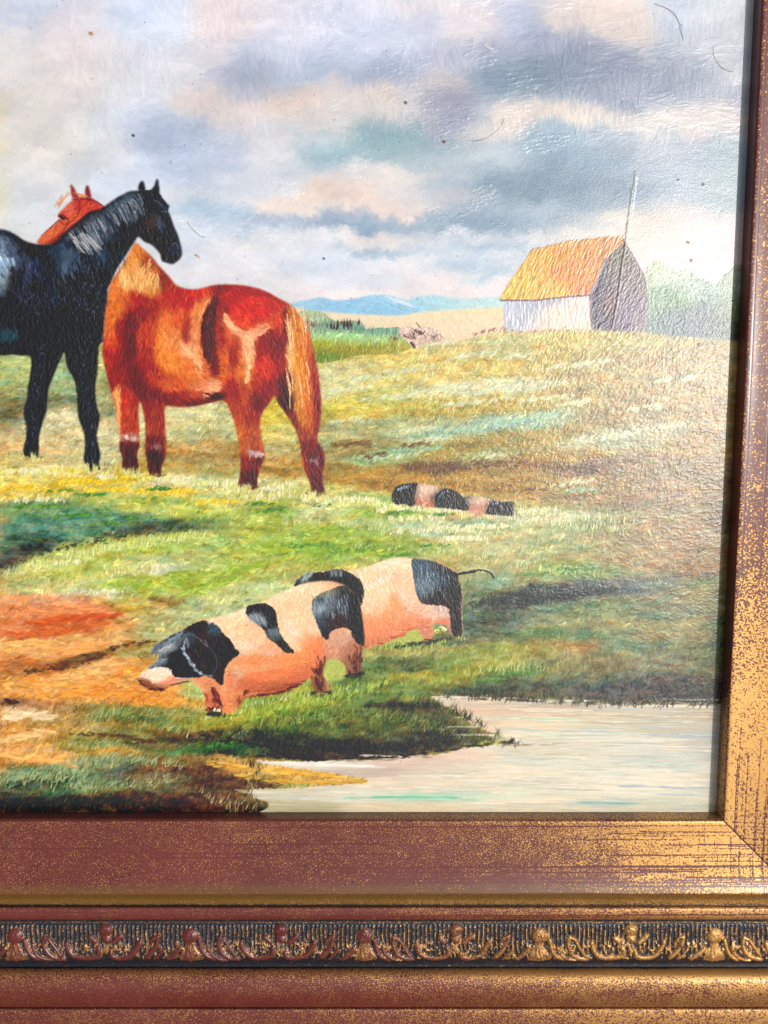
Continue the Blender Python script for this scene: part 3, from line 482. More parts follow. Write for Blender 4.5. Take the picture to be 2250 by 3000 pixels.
for (x, y, w, c, tw) in [(870,1722,230,(130,190,156),4),(960,1727,160,(160,204,170),3),(1320,1735,110,(136,170,156),2.6),(1500,1590,190,(172,178,180),3.4),(1370,1605,140,(180,186,184),3),(1450,1700,200,(172,180,184),3.4),(1510,1718,150,(184,190,190),3.4),(1150,1552,180,(190,206,170),3),(1200,1588,120,(190,206,174),3),(1130,1680,160,(226,206,180),3),(1320,1562,170,(190,176,150),3),(1420,1650,160,(172,196,182),2.4),(1400,1665,200,(224,214,190),2.5),(720,1654,200,(232,224,206),3.5),(640,1648,130,(236,228,210),3),(860,1634,160,(222,206,186),2.6),(560,1712,60,(222,212,190),2.2),(840,1702,260,(222,208,180),3),(1180,1533,180,(222,206,180),2.6),(1420,1526,240,(222,210,190),2.4),(1080,1518,160,(206,184,156),3),(1000,1508,90,(226,210,186),2),(1300,1545,200,(196,176,146),3),(1060,1700,200,(206,206,176),3),(700,1726,140,(214,210,190),3),(1200,1755,260,(206,198,160),3),(660,1755,140,(180,168,130),3),(1250,1630,240,(206,196,166),3)]:
    dabs(IMG, HGT, [(x-w/2, y-1), (x+w/2, y+2)], (24,50), (1.2, tw), .8, [c], max(6, int(w/9)), 1.6, .65, 1.2, aj=.03, seed=int(x+y))
g = np.random.default_rng(404)
for k in range(120):
    y = g.uniform(1512, 1765); lo = 940 if y < 1600 else (1000 if y < 1640 else 560)
    if 1650 < y < 1695: lo = 800
    x = g.uniform(lo+60, 1600); w = g.uniform(50, 190)
    if x-w/2 < lo: continue
    cl_ = [(226,216,194),(206,198,170),(190,186,166),(216,196,170),(178,190,186),(196,206,190)][g.integers(6)]
    dabs(IMG, HGT, [(x-w/2, y-.6), (x+w/2, y+1)], (20,46), (1.0, 2.6), .8, [cl_], max(3, int(w/16)), 1.2, .55, 1.3, aj=.025, seed=int(x*y) % 9999)
MODK = .9
# shadow reflections hugging the bank
dabs(IMG, HGT, [(940,1504),(1000,1510),(1100,1512),(1200,1518),(1340,1524)], (10,26), (1,2.2), 2, [(90,66,50),(70,56,44),(150,126,100)], 46, 2.2, .75, .9, aj=.06)
dabs(IMG, HGT, [(560,1632),(700,1640),(860,1634),(980,1618),(1108,1602)], (9,20), (2,4), 0, [(44,34,26),(58,44,34),(40,40,28)], 170, 3, .85, 1.1, aj=.2)
dabs(IMG, HGT, [(860,1598),(960,1600),(1050,1598),(1110,1603)], (8,18), (1.5,3), 0, [(56,46,34),(70,60,44)], 60, 3, .85, 1.1, aj=.3)
dabs(IMG, HGT, [(500,1672),(600,1688),(700,1690),(790,1688)], (10,24), (2,4.5), 1, [(206,158,66),(216,170,84),(196,146,60)], 90, 2.6, .8, 1.2, aj=.08)
dabs(IMG, HGT, [(450,1650),(540,1660),(640,1668),(740,1680)], (10,24), (2,5), 3, [(218,168,70),(226,176,84),(206,150,60)], 110, 4, .85, 1.3, aj=.08)
dabs(IMG, HGT, [(470,1690),(540,1700),(610,1694)], (8,18), (2,4), 2, [(80,52,30),(110,78,44)], 60, 4, .8, 1.1, aj=.2)
dabs(IMG, HGT, [(430,1712),(500,1735),(550,1742)], (12,22), (1.3,2.4), -68, [(206,190,140),(186,160,110),(90,66,44),(60,40,26)], 110, 8, .85, 1.5, taper=1)
dabs(IMG, HGT, [(500,1745),(560,1752)], (8,16), (1.2,2.2), -60, [(60,44,30),(84,60,40)], 40, 4, .8, 1.2, taper=1)
# tufts on the spit and at the far bank
dabs(IMG, HGT, [(480,1590),(580,1560),(700,1545),(820,1540),(920,1560),(1000,1585),(1070,1600)], (9,18), (1.2,2.6), -66, [(70,84,44),(96,110,50),(46,46,34),(120,130,56),(150,156,96)], 620, 9, .8, 1.4, taper=1, aj=.45)
dabs(IMG, HGT, [(440,1585),(560,1610),(700,1615),(860,1610),(980,1605)], (9,18), (1.5,3), -30, [(36,36,26),(50,46,32),(30,30,24)], 420, 7, .85, 1.2, taper=1, aj=.6)
dabs(IMG, HGT, [(520,1545),(600,1525),(680,1510),(760,1490),(830,1470)], (10,20), (1.4,2.8), -76, [(170,186,96),(140,166,66),(190,186,80),(110,140,60)], 300, 8, .85, 1.5, taper=1, aj=.3)
dabs(IMG, HGT, [(1000,1498),(1150,1505),(1300,1512),(1450,1515),(1600,1515)], (10,20), (1.3,2.8), -74, [(64,60,52),(50,50,48),(84,80,66)], 330, 6, .8, 1.4, taper=1, aj=.4)
dabs(IMG, HGT, [(1000,1450),(1100,1440),(1200,1440)], (10,20), (1.2,2.4), -84, [(196,196,110),(166,176,90),(206,206,150)], 70, 8, .85, 1.5, taper=1, aj=.2)
dabs(IMG, HGT, [(1020,1300),(1100,1295),(1200,1285),(1330,1268)], (8,18), (1.6,3.6), -40, [(44,50,48),(60,70,66),(52,60,50)], 260, 9, .7, 1.3, aj=.5)
dabs(IMG, HGT, [(1120,1100),(1200,1108),(1300,1120),(1380,1135)], (10,22), (1.2,2.6), -86, [(206,206,150),(186,196,130),(214,206,160)], 120, 5, .75, 1.5, taper=1, aj=.15)

for (pp, n_, L_, c_) in [([(900,1510),(960,1520),(1010,1545),(1050,1568),(1090,1592)], 150, (12,24), [(50,50,34),(36,34,28),(80,90,50),(120,120,80)]), ([(1040,1600),(1080,1604),(1125,1606)], 40, (8,16), [(50,44,36),(80,70,56)]), ([(520,1640),(560,1660),(540,1700),(560,1745)], 120, (12,22), [(70,50,32),(50,44,30),(120,100,64),(166,150,104)]), ([(960,1500),(1100,1506),(1300,1518),(1500,1520),(1640,1520)], 160, (9,20), [(56,52,46),(40,40,40),(90,84,70)])]:
    dabs(IMG, HGT, pp, L_, (1.1,2.4), -80, c_, n_, 5, .85, 1.3, taper=1, aj=.4)
dabs(IMG, HGT, [(1060,1612),(1180,1608),(1240,1606)], (14,30), (1,2), 1, [(150,130,106),(120,100,80)], 16, 2, .6, 1.0, aj=.03)
dabs(IMG, HGT, [(700,1646),(860,1640),(980,1626)], (14,30), (1.2,2.4), -2, [(120,104,84),(170,150,124),(206,190,166)], 60, 4, .6, 1.0, aj=.04)
# ---- the barn
bush2 = None
roof = mask(P7([(235,888),(262,840),(290,790),(350,700),(395,645),(420,595),(520,565),(660,545),(800,520),(900,508),(985,512),(1000,540),(930,585),(885,635),(860,690),(820,780),(780,855),(640,872),(450,892)]), 1, smooth=False)
wall = mask(P7([(257,893),(450,893),(640,872),(782,868),(792,1072),(650,1068),(400,1082),(262,1080)]), 1, smooth=False)
gab = mask(P7([(880,630),(930,580),(985,530),(1020,590),(1080,690),(1122,770),(1133,900),(1132,1080),(1000,1082),(792,1070),(782,868),(830,760)]), 1, smooth=False)
RB = field([(400,920,90,80,0,(170,176,190)),(600,1000,120,60,0,(222,200,180)),(730,930,60,60,0,(216,196,184)),(300,980,50,90,0,(182,186,196)),(500,900,90,20,0,(160,160,170))], (206,192,184), 3, 12, 2, conv=P7)
paint(wall, RB, 500, (10, 22), (1.6, 3.2), 90, .05, .85, 1.1, seed=41, aj=.07, rid=8)
RG = field([(850,800,40,120,0,(92,74,86)),(840,950,60,120,0,(84,66,80)),(900,700,40,60,0,(130,116,90)),(960,620,40,60,0,(140,126,86)),(1000,800,60,90,0,(150,120,110)),(1060,800,50,60,0,(150,134,110)),(900,900,40,60,0,(150,90,76)),(1040,950,70,80,0,(140,112,122)),(1100,1000,40,90,0,(166,136,128)),(950,1030,60,30,0,(110,86,100))], (120,96,104), 4, 12, 2, conv=P7)
RG = RG*np.array([.74, .76, .86], np.float32)
paint(gab, RG, 1100, (7, 15), (1.2, 2.4), -55, .12, .9, 1.1, seed=42, aj=.25, rid=8)
RR = field([(450,650,120,40,0,(206,146,60)),(700,580,160,30,0,(200,124,46)),(400,780,90,70,0,(214,158,70)),(650,720,90,60,0,(206,116,44)),(800,650,90,60,0,(200,120,60)),(560,820,90,40,0,(214,150,60)),(720,800,60,50,0,(206,110,56)),(920,560,60,40,0,(186,120,80)),(320,850,60,40,0,(196,150,60))], (206,136,60), 4, 14, 2, conv=P7)
RR = np.clip(RR*np.array([1.02, 1.08, 1.0], np.float32), 0, 1)
paint(roof, RR, 1500, (10, 20), (1.2, 2.6), -66, .13, .9, 1.2, .03, seed=43, aj=.16, rid=8)
dabs(IMG, HGT, P7([(430,590),(660,545),(985,512)]), (6,12), (1,1.8), -50, [(196,130,50),(176,110,50),(220,170,100)], 70, 1.2, .8, 2.0)
line(IMG, HGT, [(240,893),(450,893),(640,872),(780,862)], 3.4, (96,70,84), .85, 1.0, conv=P7, smooth=False)
line(IMG, HGT, [(785,865),(830,760),(880,630)], 3, (90,76,90), .7, 1.0, conv=P7, smooth=False)
line(IMG, HGT, [(985,520),(1030,590),(1080,680),(1125,775),(1130,900)], 2.4, (120,86,84), .8, 1.2, conv=P7)
line(IMG, HGT, [(787,870),(795,1068)], 2.4, (120,90,96), .7, 1.0, conv=P7)
line(IMG, HGT, [(1003,540),(980,690),(955,880),(920,1060)], 3.2, (84,70,74), .85, 2.0, conv=P7)
line(IMG, HGT, [(1064,110),(1062,150),(1040,260),(1022,380),(1008,480),(1003,540)], 3.0, (150,146,136), .9, 2.6, conv=P7, jit=.08, wj=.5)
line(IMG, HGT, [(1076,140),(1054,265),(1036,385),(1020,500)], 1.6, (200,214,222), .7, 2.2, conv=P7)
dabs(IMG, HGT, P7([(250,1090),(500,1085),(800,1078),(1130,1095)]), (6,12), (1.3,2.6), -60, [(196,186,120),(186,170,90),(206,190,150)], 120, 2.5, .8, 1.5, taper=1)
dabs(IMG, HGT, P7([(100,1095),(200,1070),(240,1060),(350,1085),(500,1080),(640,1055)]), (4,8), (1.2,2.2), -40, [(170,104,80),(150,90,74)], 34, 2.0, .7, 1.3)

# ---- chestnut horse's head, behind
head = mask(B1([(300,728),(350,655),(420,590),(480,538),(468,500),(500,460),(560,400),(600,370),(650,350),(720,350),(780,385),(835,425),(870,440),(720,520),(560,650),(480,720),(430,740)]), 1)
e1 = mask(B1([(592,372),(576,320),(570,250),(592,266),(622,318),(652,372)]), 1); e2 = mask(B1([(694,340),(690,300),(697,263),(716,262),(732,312),(738,368)]), 1)
RC = field([(560,440,60,40,-50,(206,96,74)),(520,500,30,30,0,(186,72,56)),(640,420,40,40,0,(168,56,48)),(700,430,50,40,0,(190,72,56)),(460,600,50,26,-40,(196,90,60)),(400,660,60,26,-40,(206,100,64)),(560,580,50,26,-50,(190,80,56)),(780,420,40,30,0,(180,64,56)),(600,520,30,30,0,(206,90,60)),(610,310,30,50,0,(140,56,50)),(715,310,20,50,0,(120,46,46)),(450,700,50,20,-30,(150,60,40))], (190,76,56), 2, 10, 2, conv=B1)
hm = np.maximum(head, np.maximum(e1, e2))
paint(hm, RC, 900, (5, 11), (1.3, 2.6), -45, .07, .85, 1.3, .02, seed=44, aj=.3, rid=3)
dabs(IMG, HGT, B1([(560,320),(500,380),(440,450)]), (10,20), (1,1.8), 125, [(216,130,66),(196,104,56),(224,160,96)], 26, 3, .7, 1.7, taper=0, aj=.14)
dabs(IMG, HGT, B1([(620,330),(680,340),(720,350)]), (6,12), (1.4,2.6), 25, [(220,130,60),(200,96,50)], 16, 2, .85, 1.5)
line(IMG, HGT, [(475,510),(500,495),(540,520),(560,545)], 2.2, (84,34,36), .9, 1.3, conv=B1)
dabs(IMG, HGT, B1([(495,515),(530,530)]), (3,6), (2,3), 20, [(30,16,20),(44,20,24)], 16, 1.0, 1, 1.2)
line(IMG, HGT, [(480,545),(520,575),(560,560),(600,540)], 1.4, (110,46,40), .8, 1.2, conv=B1)
line(IMG, HGT, [(585,375),(640,380),(650,440),(630,500),(600,530)], 1.8, (120,44,44), .7, 1.2, conv=B1)
line(IMG, HGT, [(655,375),(720,372),(790,395),(840,430)], 2.0, (96,40,44), .8, 1.3, conv=B1)
line(IMG, HGT, [(560,560),(520,620),(480,680),(450,720)], 1.6, (130,50,40), .7, 1.2, conv=B1)
line(IMG, HGT, [(340,670),(420,595),(478,540)], 1.4, (120,50,44), .7, 1.2, conv=B1)

# ---- bay horse
bayp = B2([(325,25),(370,60),(420,105),(470,165),(520,220),(560,265),(590,300),(640,320),(700,328),(760,318),(830,300),(910,295),(990,298),(1060,308),(1130,325),(1200,355),(1270,395),(1320,420),(1360,460),(1395,505),(1430,570),(1460,650),(1480,730),(1500,820),(1515,900),(1525,1000),(1530,1100),(1520,1200),(1502,1290),(1512,1320),(1540,1365),(1552,1420),(1545,1480),(1535,1530),(1545,1600),(1548,1662),(1470,1655),(1460,1600),(1440,1540),(1410,1470),(1400,1400),(1390,1330),(1370,1260),(1330,1180),(1280,1110),(1240,1050),(1225,1020),(1190,1070),(1150,1120),(1135,1180),(1140,1280),(1160,1370),(1165,1410),(1140,1470),(1115,1550),(1105,1620),(995,1612),(1000,1540),(1005,1440),(995,1330),(970,1210),(940,1120),(900,1052),(830,1060),(740,1080),(660,1090),(590,1090),(525,1085),(515,1150),(520,1260),(525,1350),(520,1410),(495,1470),(485,1538),(410,1520),(400,1440),(385,1370),(390,1290),(385,1180),(365,1080),(350,1060),(345,1150),(350,1260),(352,1340),(335,1400),(340,1512),(245,1492),(240,1420),(220,1350),(225,1250),(210,1150),(180,1040),(150,930),(125,820),(110,720),(115,640),(120,500),(140,380),(160,290),(200,230),(250,150),(290,80)])
bay = mask(bayp, 1)
RY = field([
 (330,80,40,40,0,(206,120,60)),(290,170,30,60,20,(216,140,70)),(270,260,30,60,10,(226,166,96)),(350,250,40,70,0,(222,156,88)),(420,170,40,50,0,(150,70,44)),(440,280,40,60,0,(206,140,74)),(500,260,40,50,30,(130,50,40)),(560,310,40,40,0,(160,60,34)),
 (180,350,40,60,0,(216,116,56)),(170,450,40,70,0,(214,110,46)),(240,400,40,50,0,(196,96,50)),(150,560,30,60,0,(206,104,50)),(330,420,50,50,0,(170,50,34)),(330,520,50,70,10,(104,32,32)),(250,600,40,60,0,(130,40,34)),(180,680,40,60,0,(206,76,36)),(160,780,30,60,0,(156,44,30)),(230,760,40,80,0,(120,34,26)),(290,680,30,80,0,(96,28,26)),(420,470,40,60,0,(150,50,30)),(400,600,50,90,0,(190,70,36)),(400,720,40,80,0,(160,54,30)),
 (640,390,90,40,0,(176,46,32)),(560,420,60,50,0,(170,54,36)),(750,360,80,26,-8,(196,50,30)),(530,560,40,90,5,(222,116,60)),(500,700,50,90,0,(226,124,58)),(600,520,40,60,0,(206,84,44)),(660,600,24,60,0,(146,44,32)),(590,650,30,60,0,(222,128,70)),(720,480,24,90,12,(216,124,70)),(700,620,26,60,0,(216,126,80)),(780,400,24,50,30,(206,120,74)),(660,720,34,40,-20,(240,164,112)),(560,800,50,50,0,(230,132,60)),(720,770,30,60,-10,(232,140,84)),(640,830,60,40,0,(216,110,54)),
 (840,400,26,50,10,(96,30,28)),(800,520,26,80,5,(74,24,26)),(800,680,28,90,-5,(84,26,24)),(840,800,24,60,0,(110,36,28)),(870,330,50,20,0,(120,32,30)),(780,850,24,50,0,(206,100,60)),
 (960,380,60,40,0,(176,46,30)),(1060,440,90,50,10,(206,54,28)),(1000,520,60,30,20,(210,66,34)),(1100,340,90,22,10,(150,36,28)),(1220,420,50,50,20,(176,50,32)),(1250,540,40,70,0,(196,70,36)),(900,480,30,50,0,(140,44,34)),
 (920,530,20,40,-30,(240,166,120)),(970,600,30,24,30,(240,164,116)),(1060,640,30,30,0,(244,178,130)),(1140,590,50,16,-30,(232,146,104)),(1060,740,26,70,5,(240,168,120)),(1060,880,24,70,0,(226,130,70)),(940,640,30,60,0,(200,84,44)),(880,640,24,80,0,(150,50,34)),(900,800,26,90,-8,(206,96,46)),(960,760,30,90,-5,(150,48,34)),(1000,850,30,90,0,(206,106,50)),
 (1150,700,40,60,10,(140,40,34)),(1240,680,50,80,0,(116,32,30)),(1170,830,50,60,10,(206,60,36)),(1110,930,40,60,10,(170,56,32)),(1250,830,40,70,0,(150,46,30)),(1120,1050,40,50,0,(110,34,28)),(1200,960,40,40,0,(140,46,30)),(1040,990,40,60,0,(170,70,40)),(960,960,40,60,0,(150,44,34)),(1300,560,20,100,-5,(104,28,28)),
 (1340,520,24,60,-20,(196,110,54)),(1380,620,26,80,-10,(216,134,60)),(1330,740,20,90,0,(230,176,110)),(1390,820,34,90,-5,(222,140,56)),(1440,760,24,100,-8,(196,96,50)),(1480,900,20,120,-3,(140,44,34)),(1420,980,36,90,0,(214,120,50)),(1370,980,20,90,0,(206,140,70)),(1450,1120,34,90,0,(190,90,44)),(1500,1120,20,90,0,(120,40,30)),(1400,1160,30,70,0,(206,130,60)),(1430,1260,40,40,0,(150,70,36)),
 (560,930,90,40,5,(196,84,44)),(430,880,60,50,20,(160,54,34)),(330,900,50,60,0,(96,30,26)),(230,900,50,60,0,(140,44,28)),(400,1000,60,40,0,(104,32,28)),(560,1040,90,30,0,(120,36,34)),(680,1010,70,26,-10,(170,66,50)),(740,940,60,30,-10,(220,122,76)),(830,950,30,24,0,(240,160,116)),(790,1000,30,16,-20,(222,150,110)),(850,1020,40,16,0,(62,24,24)),(720,1060,60,16,0,(96,30,30)),(690,880,50,30,0,(226,116,60)),
 (205,1010,16,40,0,(240,166,110)),(210,1100,20,70,0,(222,120,60)),(260,1080,30,70,0,(180,56,36)),(310,1100,30,70,0,(160,60,40)),(290,1200,40,50,0,(170,64,44)),(290,1290,40,20,0,(176,130,116)),(285,1350,50,30,0,(84,26,28)),(290,1440,50,60,0,(70,22,26)),
 (420,1100,40,50,0,(140,46,34)),(470,1130,40,60,0,(150,60,44)),(450,1220,40,50,0,(150,60,46)),(450,1300,40,30,0,(100,44,46)),(455,1350,24,20,0,(150,106,104)),(450,1430,40,60,0,(66,22,28)),
 (980,1130,30,60,0,(170,66,40)),(1060,1170,40,60,0,(150,56,38)),(1010,1250,30,70,0,(196,96,50)),(1100,1270,30,60,0,(170,84,56)),(1040,1350,30,40,0,(176,80,50)),(1100,1395,34,12,10,(200,170,160)),(1120,1440,30,20,0,(90,26,28)),(1040,1450,30,50,0,(130,50,36)),(1050,1560,50,50,0,(74,20,22)),
 (1290,940,40,60,0,(84,24,24)),(1310,1060,40,50,20,(70,22,24)),(1370,1200,30,60,-20,(110,40,28)),(1440,1340,50,30,0,(110,34,30)),(1470,1420,24,40,0,(96,34,36)),(1500,1440,16,26,0,(150,110,116)),(1520,1400,20,50,0,(96,24,24)),(1500,1560,40,70,0,(96,24,24)),(1490,1640,40,20,0,(60,20,20)),
], (180,70,40), 3.5, 16, 2, conv=B2, sharp=1.1)
RY += ((fbm(DX/4, DY/11, 401, 4)-.5)*.22)[..., None]*np.array([1, .7, .5], np.float32)
def bayang(x, y):
    bx = (x-184.4)/.3334; by = (y-516.2)/.3334
    a = 80+25*np.sin((bx-200)/180.)
    a = np.where(by > 1080, 88., a)
    a = np.where((bx > 500) & (bx < 900) & (by > 750) & (by < 1080), 60-(bx-500)*.15, a)
    a = np.where((bx > 860) & (bx < 1250) & (by < 600), 30., a)
    a = np.where(bx < 500, np.where(by < 500, 75+(bx-300)*-.12, 95.), a)
    a = np.where(bx > 1320, 80., a)
    return a
paint(bay, RY, 5200, (8, 20), (2.0, 4.6), bayang, .09, .85, 1.1, .02, seed=45, aj=.22, rid=2, layers=((1, 1), (1.1, .55)))
# loaded highlights and tail hair
dabs(IMG, HGT, [(905,490),(940,560),(1000,610),(1060,640)], (9,16), (3.5,6), 50, [(238,166,120),(244,182,136)], 26, 2.0, .9, 1.9, conv=B2)
dabs(IMG, HGT, [(1060,640),(1120,620),(1190,580)], (8,14), (3,5), -30, [(232,150,108),(240,170,126)], 18, 2.0, .85, 1.8, conv=B2)
dabs(IMG, HGT, [(1060,640),(1065,700),(1055,770),(1060,830),(1050,930)], (8,16), (3,6), 88, [(240,170,122),(236,156,100),(246,186,140)], 30, 3.2, .9, 1.9, conv=B2)
dabs(IMG, HGT, [(620,690),(660,720),(700,750),(730,800),(750,870)], (9,16), (2.4,4.4), 55, [(244,172,120),(240,156,104)], 34, 3.0, .85, 1.8, conv=B2)
dabs(IMG, HGT, [(800,400),(760,460),(735,540),(720,640)], (9,16), (2.4,4), 105, [(226,140,86),(216,124,70)], 30, 1.8, .8, 1.6, conv=B2)
dabs(IMG, HGT, [(190,990),(215,1050),(215,1120),(225,1250)], (7,14), (2,4), 85, [(240,166,110),(230,136,76)], 26, 1.6, .8, 1.7, conv=B2)
dabs(IMG, HGT, [(500,560),(520,640),(530,760),(600,850)], (9,16), (2,3.6), 80, [(236,136,66),(240,150,80)], 36, 3.0, .7, 1.6, conv=B2)
dabs(IMG, HGT, [(860,370),(800,480),(780,600),(800,760),(840,860)], (10,20), (2.5,5), 95, [(70,24,26),(92,30,28)], 60, 2.6, .75, 1.3, conv=B2, aj=.2)
dabs(IMG, HGT, [(380,430),(300,520),(270,640),(290,800),(340,940)], (10,20), (2.5,5), 100, [(96,28,28),(116,34,30)], 60, 4.0, .6, 1.3, conv=B2, aj=.25)
dabs(IMG, HGT, [(760,1010),(830,1005),(900,1020)], (6,12), (1.8,3.2), 5, [(60,24,24),(84,30,28)], 12, 2.0, .9, 1.2, conv=B2)
dabs(IMG, HGT, [(720,985),(770,965),(830,945)], (6,12), (1.6,3), -15, [(230,150,108)], 9, 1.6, .85, 1.7, conv=B2)
for k in range(46):
    x = random.uniform(1290, 1440); y = random.uniform(430, 900); l = random.uniform(90, 240)
    c = random.choice([(236,186,120),(222,140,60),(206,110,46),(240,200,140),(190,90,44)])
    if x < 1330: c = (236,190,128)
    line(IMG, HGT, [(x, y), (x+20, y+l*.5), (x+24, y+l)], 1.5, c, .7, 1.6, conv=B2)
for k in range(60):
    x = random.uniform(230, 480); y = random.uniform(90, 240); l = random.uniform(50, 130)
    if y < 330-abs(x-320)*1.6-60 or (x-325) > (y-25)*.95 or (325-x) > (y-25)*.55: continue
    c = random.choice([(234,184,116),(226,160,90),(206,130,70),(240,196,130)])
    line(IMG, HGT, [(x, y), (x-16, y+l*.5), (x-22, y+l)], 1.7, c, .75, 1.7, conv=B2)
dabs(IMG, HGT, [(230,260),(300,300),(380,300),(460,290)], (12,22), (1.6,3), 100, [(232,186,120),(226,160,90)], 40, 5, .75, 1.7, conv=B2, aj=.15)
dabs(IMG, HGT, [(260,1285),(330,1300)], (5,10), (1.8,3), 85, [(196,160,140),(210,176,156)], 16, 2.0, .8, 1.8, conv=B2)
dabs(IMG, HGT, [(1060,1380),(1100,1390),(1150,1400)], (5,9), (1.8,3), 10, [(206,180,170),(176,150,150)], 12, 1.4, .9, 1.8, conv=B2)
dabs(IMG, HGT, [(1440,1440),(1500,1440)], (5,9), (1.8,3), 70, [(150,120,124),(120,90,100)], 14, 2, .8, 1.6, conv=B2)
dabs(IMG, HGT, [(1062,1330),(1070,1440)], (6,12), (1.2,2), 88, [(170,140,140)], 8, .8, .7, 1.6, conv=B2)

# ---- black horse
blk_b1 = B1([(-560,640),(-300,610),(-120,600),(0,612),(60,625),(130,660),(200,705),(290,733),(380,736),(430,726),(480,690),(560,610),(650,540),(720,480),(800,455),(850,425),(900,390),(960,350),(1040,310),(1110,300),(1180,297),(1240,305),(1285,315),(1320,370),(1372,430),(1360,455),(1385,520),(1410,590),(1440,660),(1465,740),(1477,800),(1460,850),(1420,885),(1390,897),(1350,885),(1312,870),(1295,810),(1250,760),(1220,735),(1170,715),(1120,675),(1095,710),(1060,760),(1010,840),(950,930),(900,1040),(872,1100),(868,1180),(850,1280),(840,1400),(835,1521)])
blk_b3 = B3([(1100,385),(1066,430),(1060,600),(1050,720),(1030,850),(1035,1000),(1060,1120),(1080,1180),(1065,1280),(1045,1380),(1060,1480),(1085,1600),(1070,1700),(1080,1755),(960,1762),(930,1710),(905,1640),(915,1540),(915,1400),(890,1310),(860,1240),(840,1150),(835,1000),(820,850),(790,760),(740,680),(715,600),(703,510),(690,490),(670,530),(620,640),(570,760),(530,870),(510,1000),(500,1130),(470,1220),(440,1320),(420,1430),(420,1560),(415,1640),(380,1640),(300,1612),(250,1600),(255,1520),(280,1420),(285,1300),(262,1180),(265,1080),(290,1000),(305,860),(330,700),(338,600),(322,530),(240,525),(120,515),(40,525),(0,522),(-300,540),(-750,560)])
blk = mask(blk_b1+blk_b3, 1)
for e in ([(1120,300),(1127,250),(1150,221),(1168,240),(1174,300)], [(1222,305),(1250,262),(1264,215),(1279,208),(1288,260),(1290,325)]):
    blk = np.maximum(blk, mask(B1(e), 1))
RK = field([(0,900,50,130,0,(138,164,184)),(40,850,40,90,0,(150,176,196)),(20,1000,40,70,0,(120,136,140)),(80,780,50,60,-20,(70,80,96)),(150,900,50,130,20,(50,44,44)),(480,800,60,60,0,(44,58,74)),(540,900,50,50,0,(60,74,88)),(420,1060,60,90,0,(36,48,60)),(480,1080,30,60,10,(60,54,40)),(300,1100,120,200,0,(26,26,32)),(700,1100,120,200,0,(22,25,30)),(60,1470,60,40,0,(40,66,72)),
 (1030,400,70,36,-30,(80,94,106)),(940,440,60,30,-30,(70,84,94)),(760,540,80,30,-30,(66,72,78)),(620,650,60,34,-30,(84,86,90)),(1100,430,50,70,0,(56,60,68)),(1180,450,50,60,0,(32,30,30)),(1220,560,50,60,10,(60,46,34)),(1300,400,40,50,0,(34,38,46)),(1290,570,30,60,-20,(60,68,78)),(1330,700,60,70,0,(36,30,30)),(1420,780,40,50,0,(44,50,62)),(1400,850,50,30,0,(30,28,30)),(1340,500,30,40,0,(30,34,40)),(1000,620,60,70,0,(34,38,44)),(850,640,60,70,0,(60,70,80)),(900,850,80,90,0,(24,26,32)),(760,850,70,60,0,(40,52,62)),(1180,640,60,40,0,(40,34,30))], (26,27,33), 4, 16, 2, conv=B1, bw=.08)
RK = np.where((DY > 750)[..., None], np.array([26,30,36], np.float32)/255+((fbm(DX/10, DY/24, 501, 3)-.5)*.05)[..., None], RK)
RK = np.clip(RK+((fbm(DX/4, DY/10, 502, 3)-.5)*.05)[..., None], .02, 1)
paint(blk, RK, 9000, (5, 13), (1.2, 2.6), lambda x, y: np.where(y > 780, 95., np.where((x > 120) & (y < 640), 62., 72+25*np.sin(x/40+y/50))), .2, .85, 1.7, .014, seed=46, aj=.25, rid=1)
for (pp, cs_, n_) in [([(250,840),(250,900),(330,960)], [(60,72,90),(44,54,70)], 26), ([(520,800),(560,900),(540,1000)], [(76,92,110),(56,70,88),(96,108,120)], 34), ([(480,800),(560,820),(640,820)], [(84,96,108),(60,72,84)], 22), ([(760,760),(840,820),(860,900)], [(60,76,90),(44,54,66)], 22), ([(60,760),(120,830),(160,900)], [(90,100,124),(64,74,94)], 30), ([(200,850),(230,1000),(170,1150)], [(56,60,76),(76,80,98)], 40), ([(400,1000),(430,1150),(380,1300)], [(50,62,76),(40,48,60)], 30)]:
    dabs(IMG, HGT, pp, (12,26), (2.4,5), 75, cs_, n_, 9, .5, 1.5, conv=B1, aj=.2)
# mane
for k in range(190):
    t = random.random(); bx = 560+t*560; by = 640-t*310+random.uniform(-6, 70)
    l = random.uniform(60, 150)
    c = random.choice([(120,130,140),(150,154,160),(84,96,108),(176,176,176),(64,76,88),(36,40,50),(30,30,36)])
    line(IMG, HGT, [(bx, by), (bx+l*.3, by+l*.5), (bx+l*.5, by+l)], random.uniform(1.1, 2.0), c, .62, 2.0, conv=B1)
for k in range(40):
    bx = random.uniform(560, 760); by = 660+random.uniform(-40, 60); l = random.uniform(60, 130)
    line(IMG, HGT, [(bx, by), (bx+l*.4, by+l*.45), (bx+l*.75, by+l*.9)], random.uniform(1.1, 1.9), random.choice([(196,190,186),(150,154,160),(120,126,134)]), .6, 2.0, conv=B1)
for k in range(16):
    bx = random.uniform(600, 1000); by = random.uniform(760, 900); l = 110
    line(IMG, HGT, [(bx, by), (bx+l*.2, by+l*.5), (bx+l*.3, by+l)], 1.4, (60,82,98), .5, 1.8, conv=B1)
dabs(IMG, HGT, [(60,800),(200,900),(180,1100),(300,1250),(500,1150),(700,1250),(820,1200),(600,950),(760,880)], (4,9), (1,1.8), 85, [(80,90,110),(56,66,82),(116,124,144),(12,13,16),(60,54,52)], 620, 18, .5, 1.9, conv=B1, aj=.3)  # sun glints on the rough varnish, painted into the pigment as pale dabs
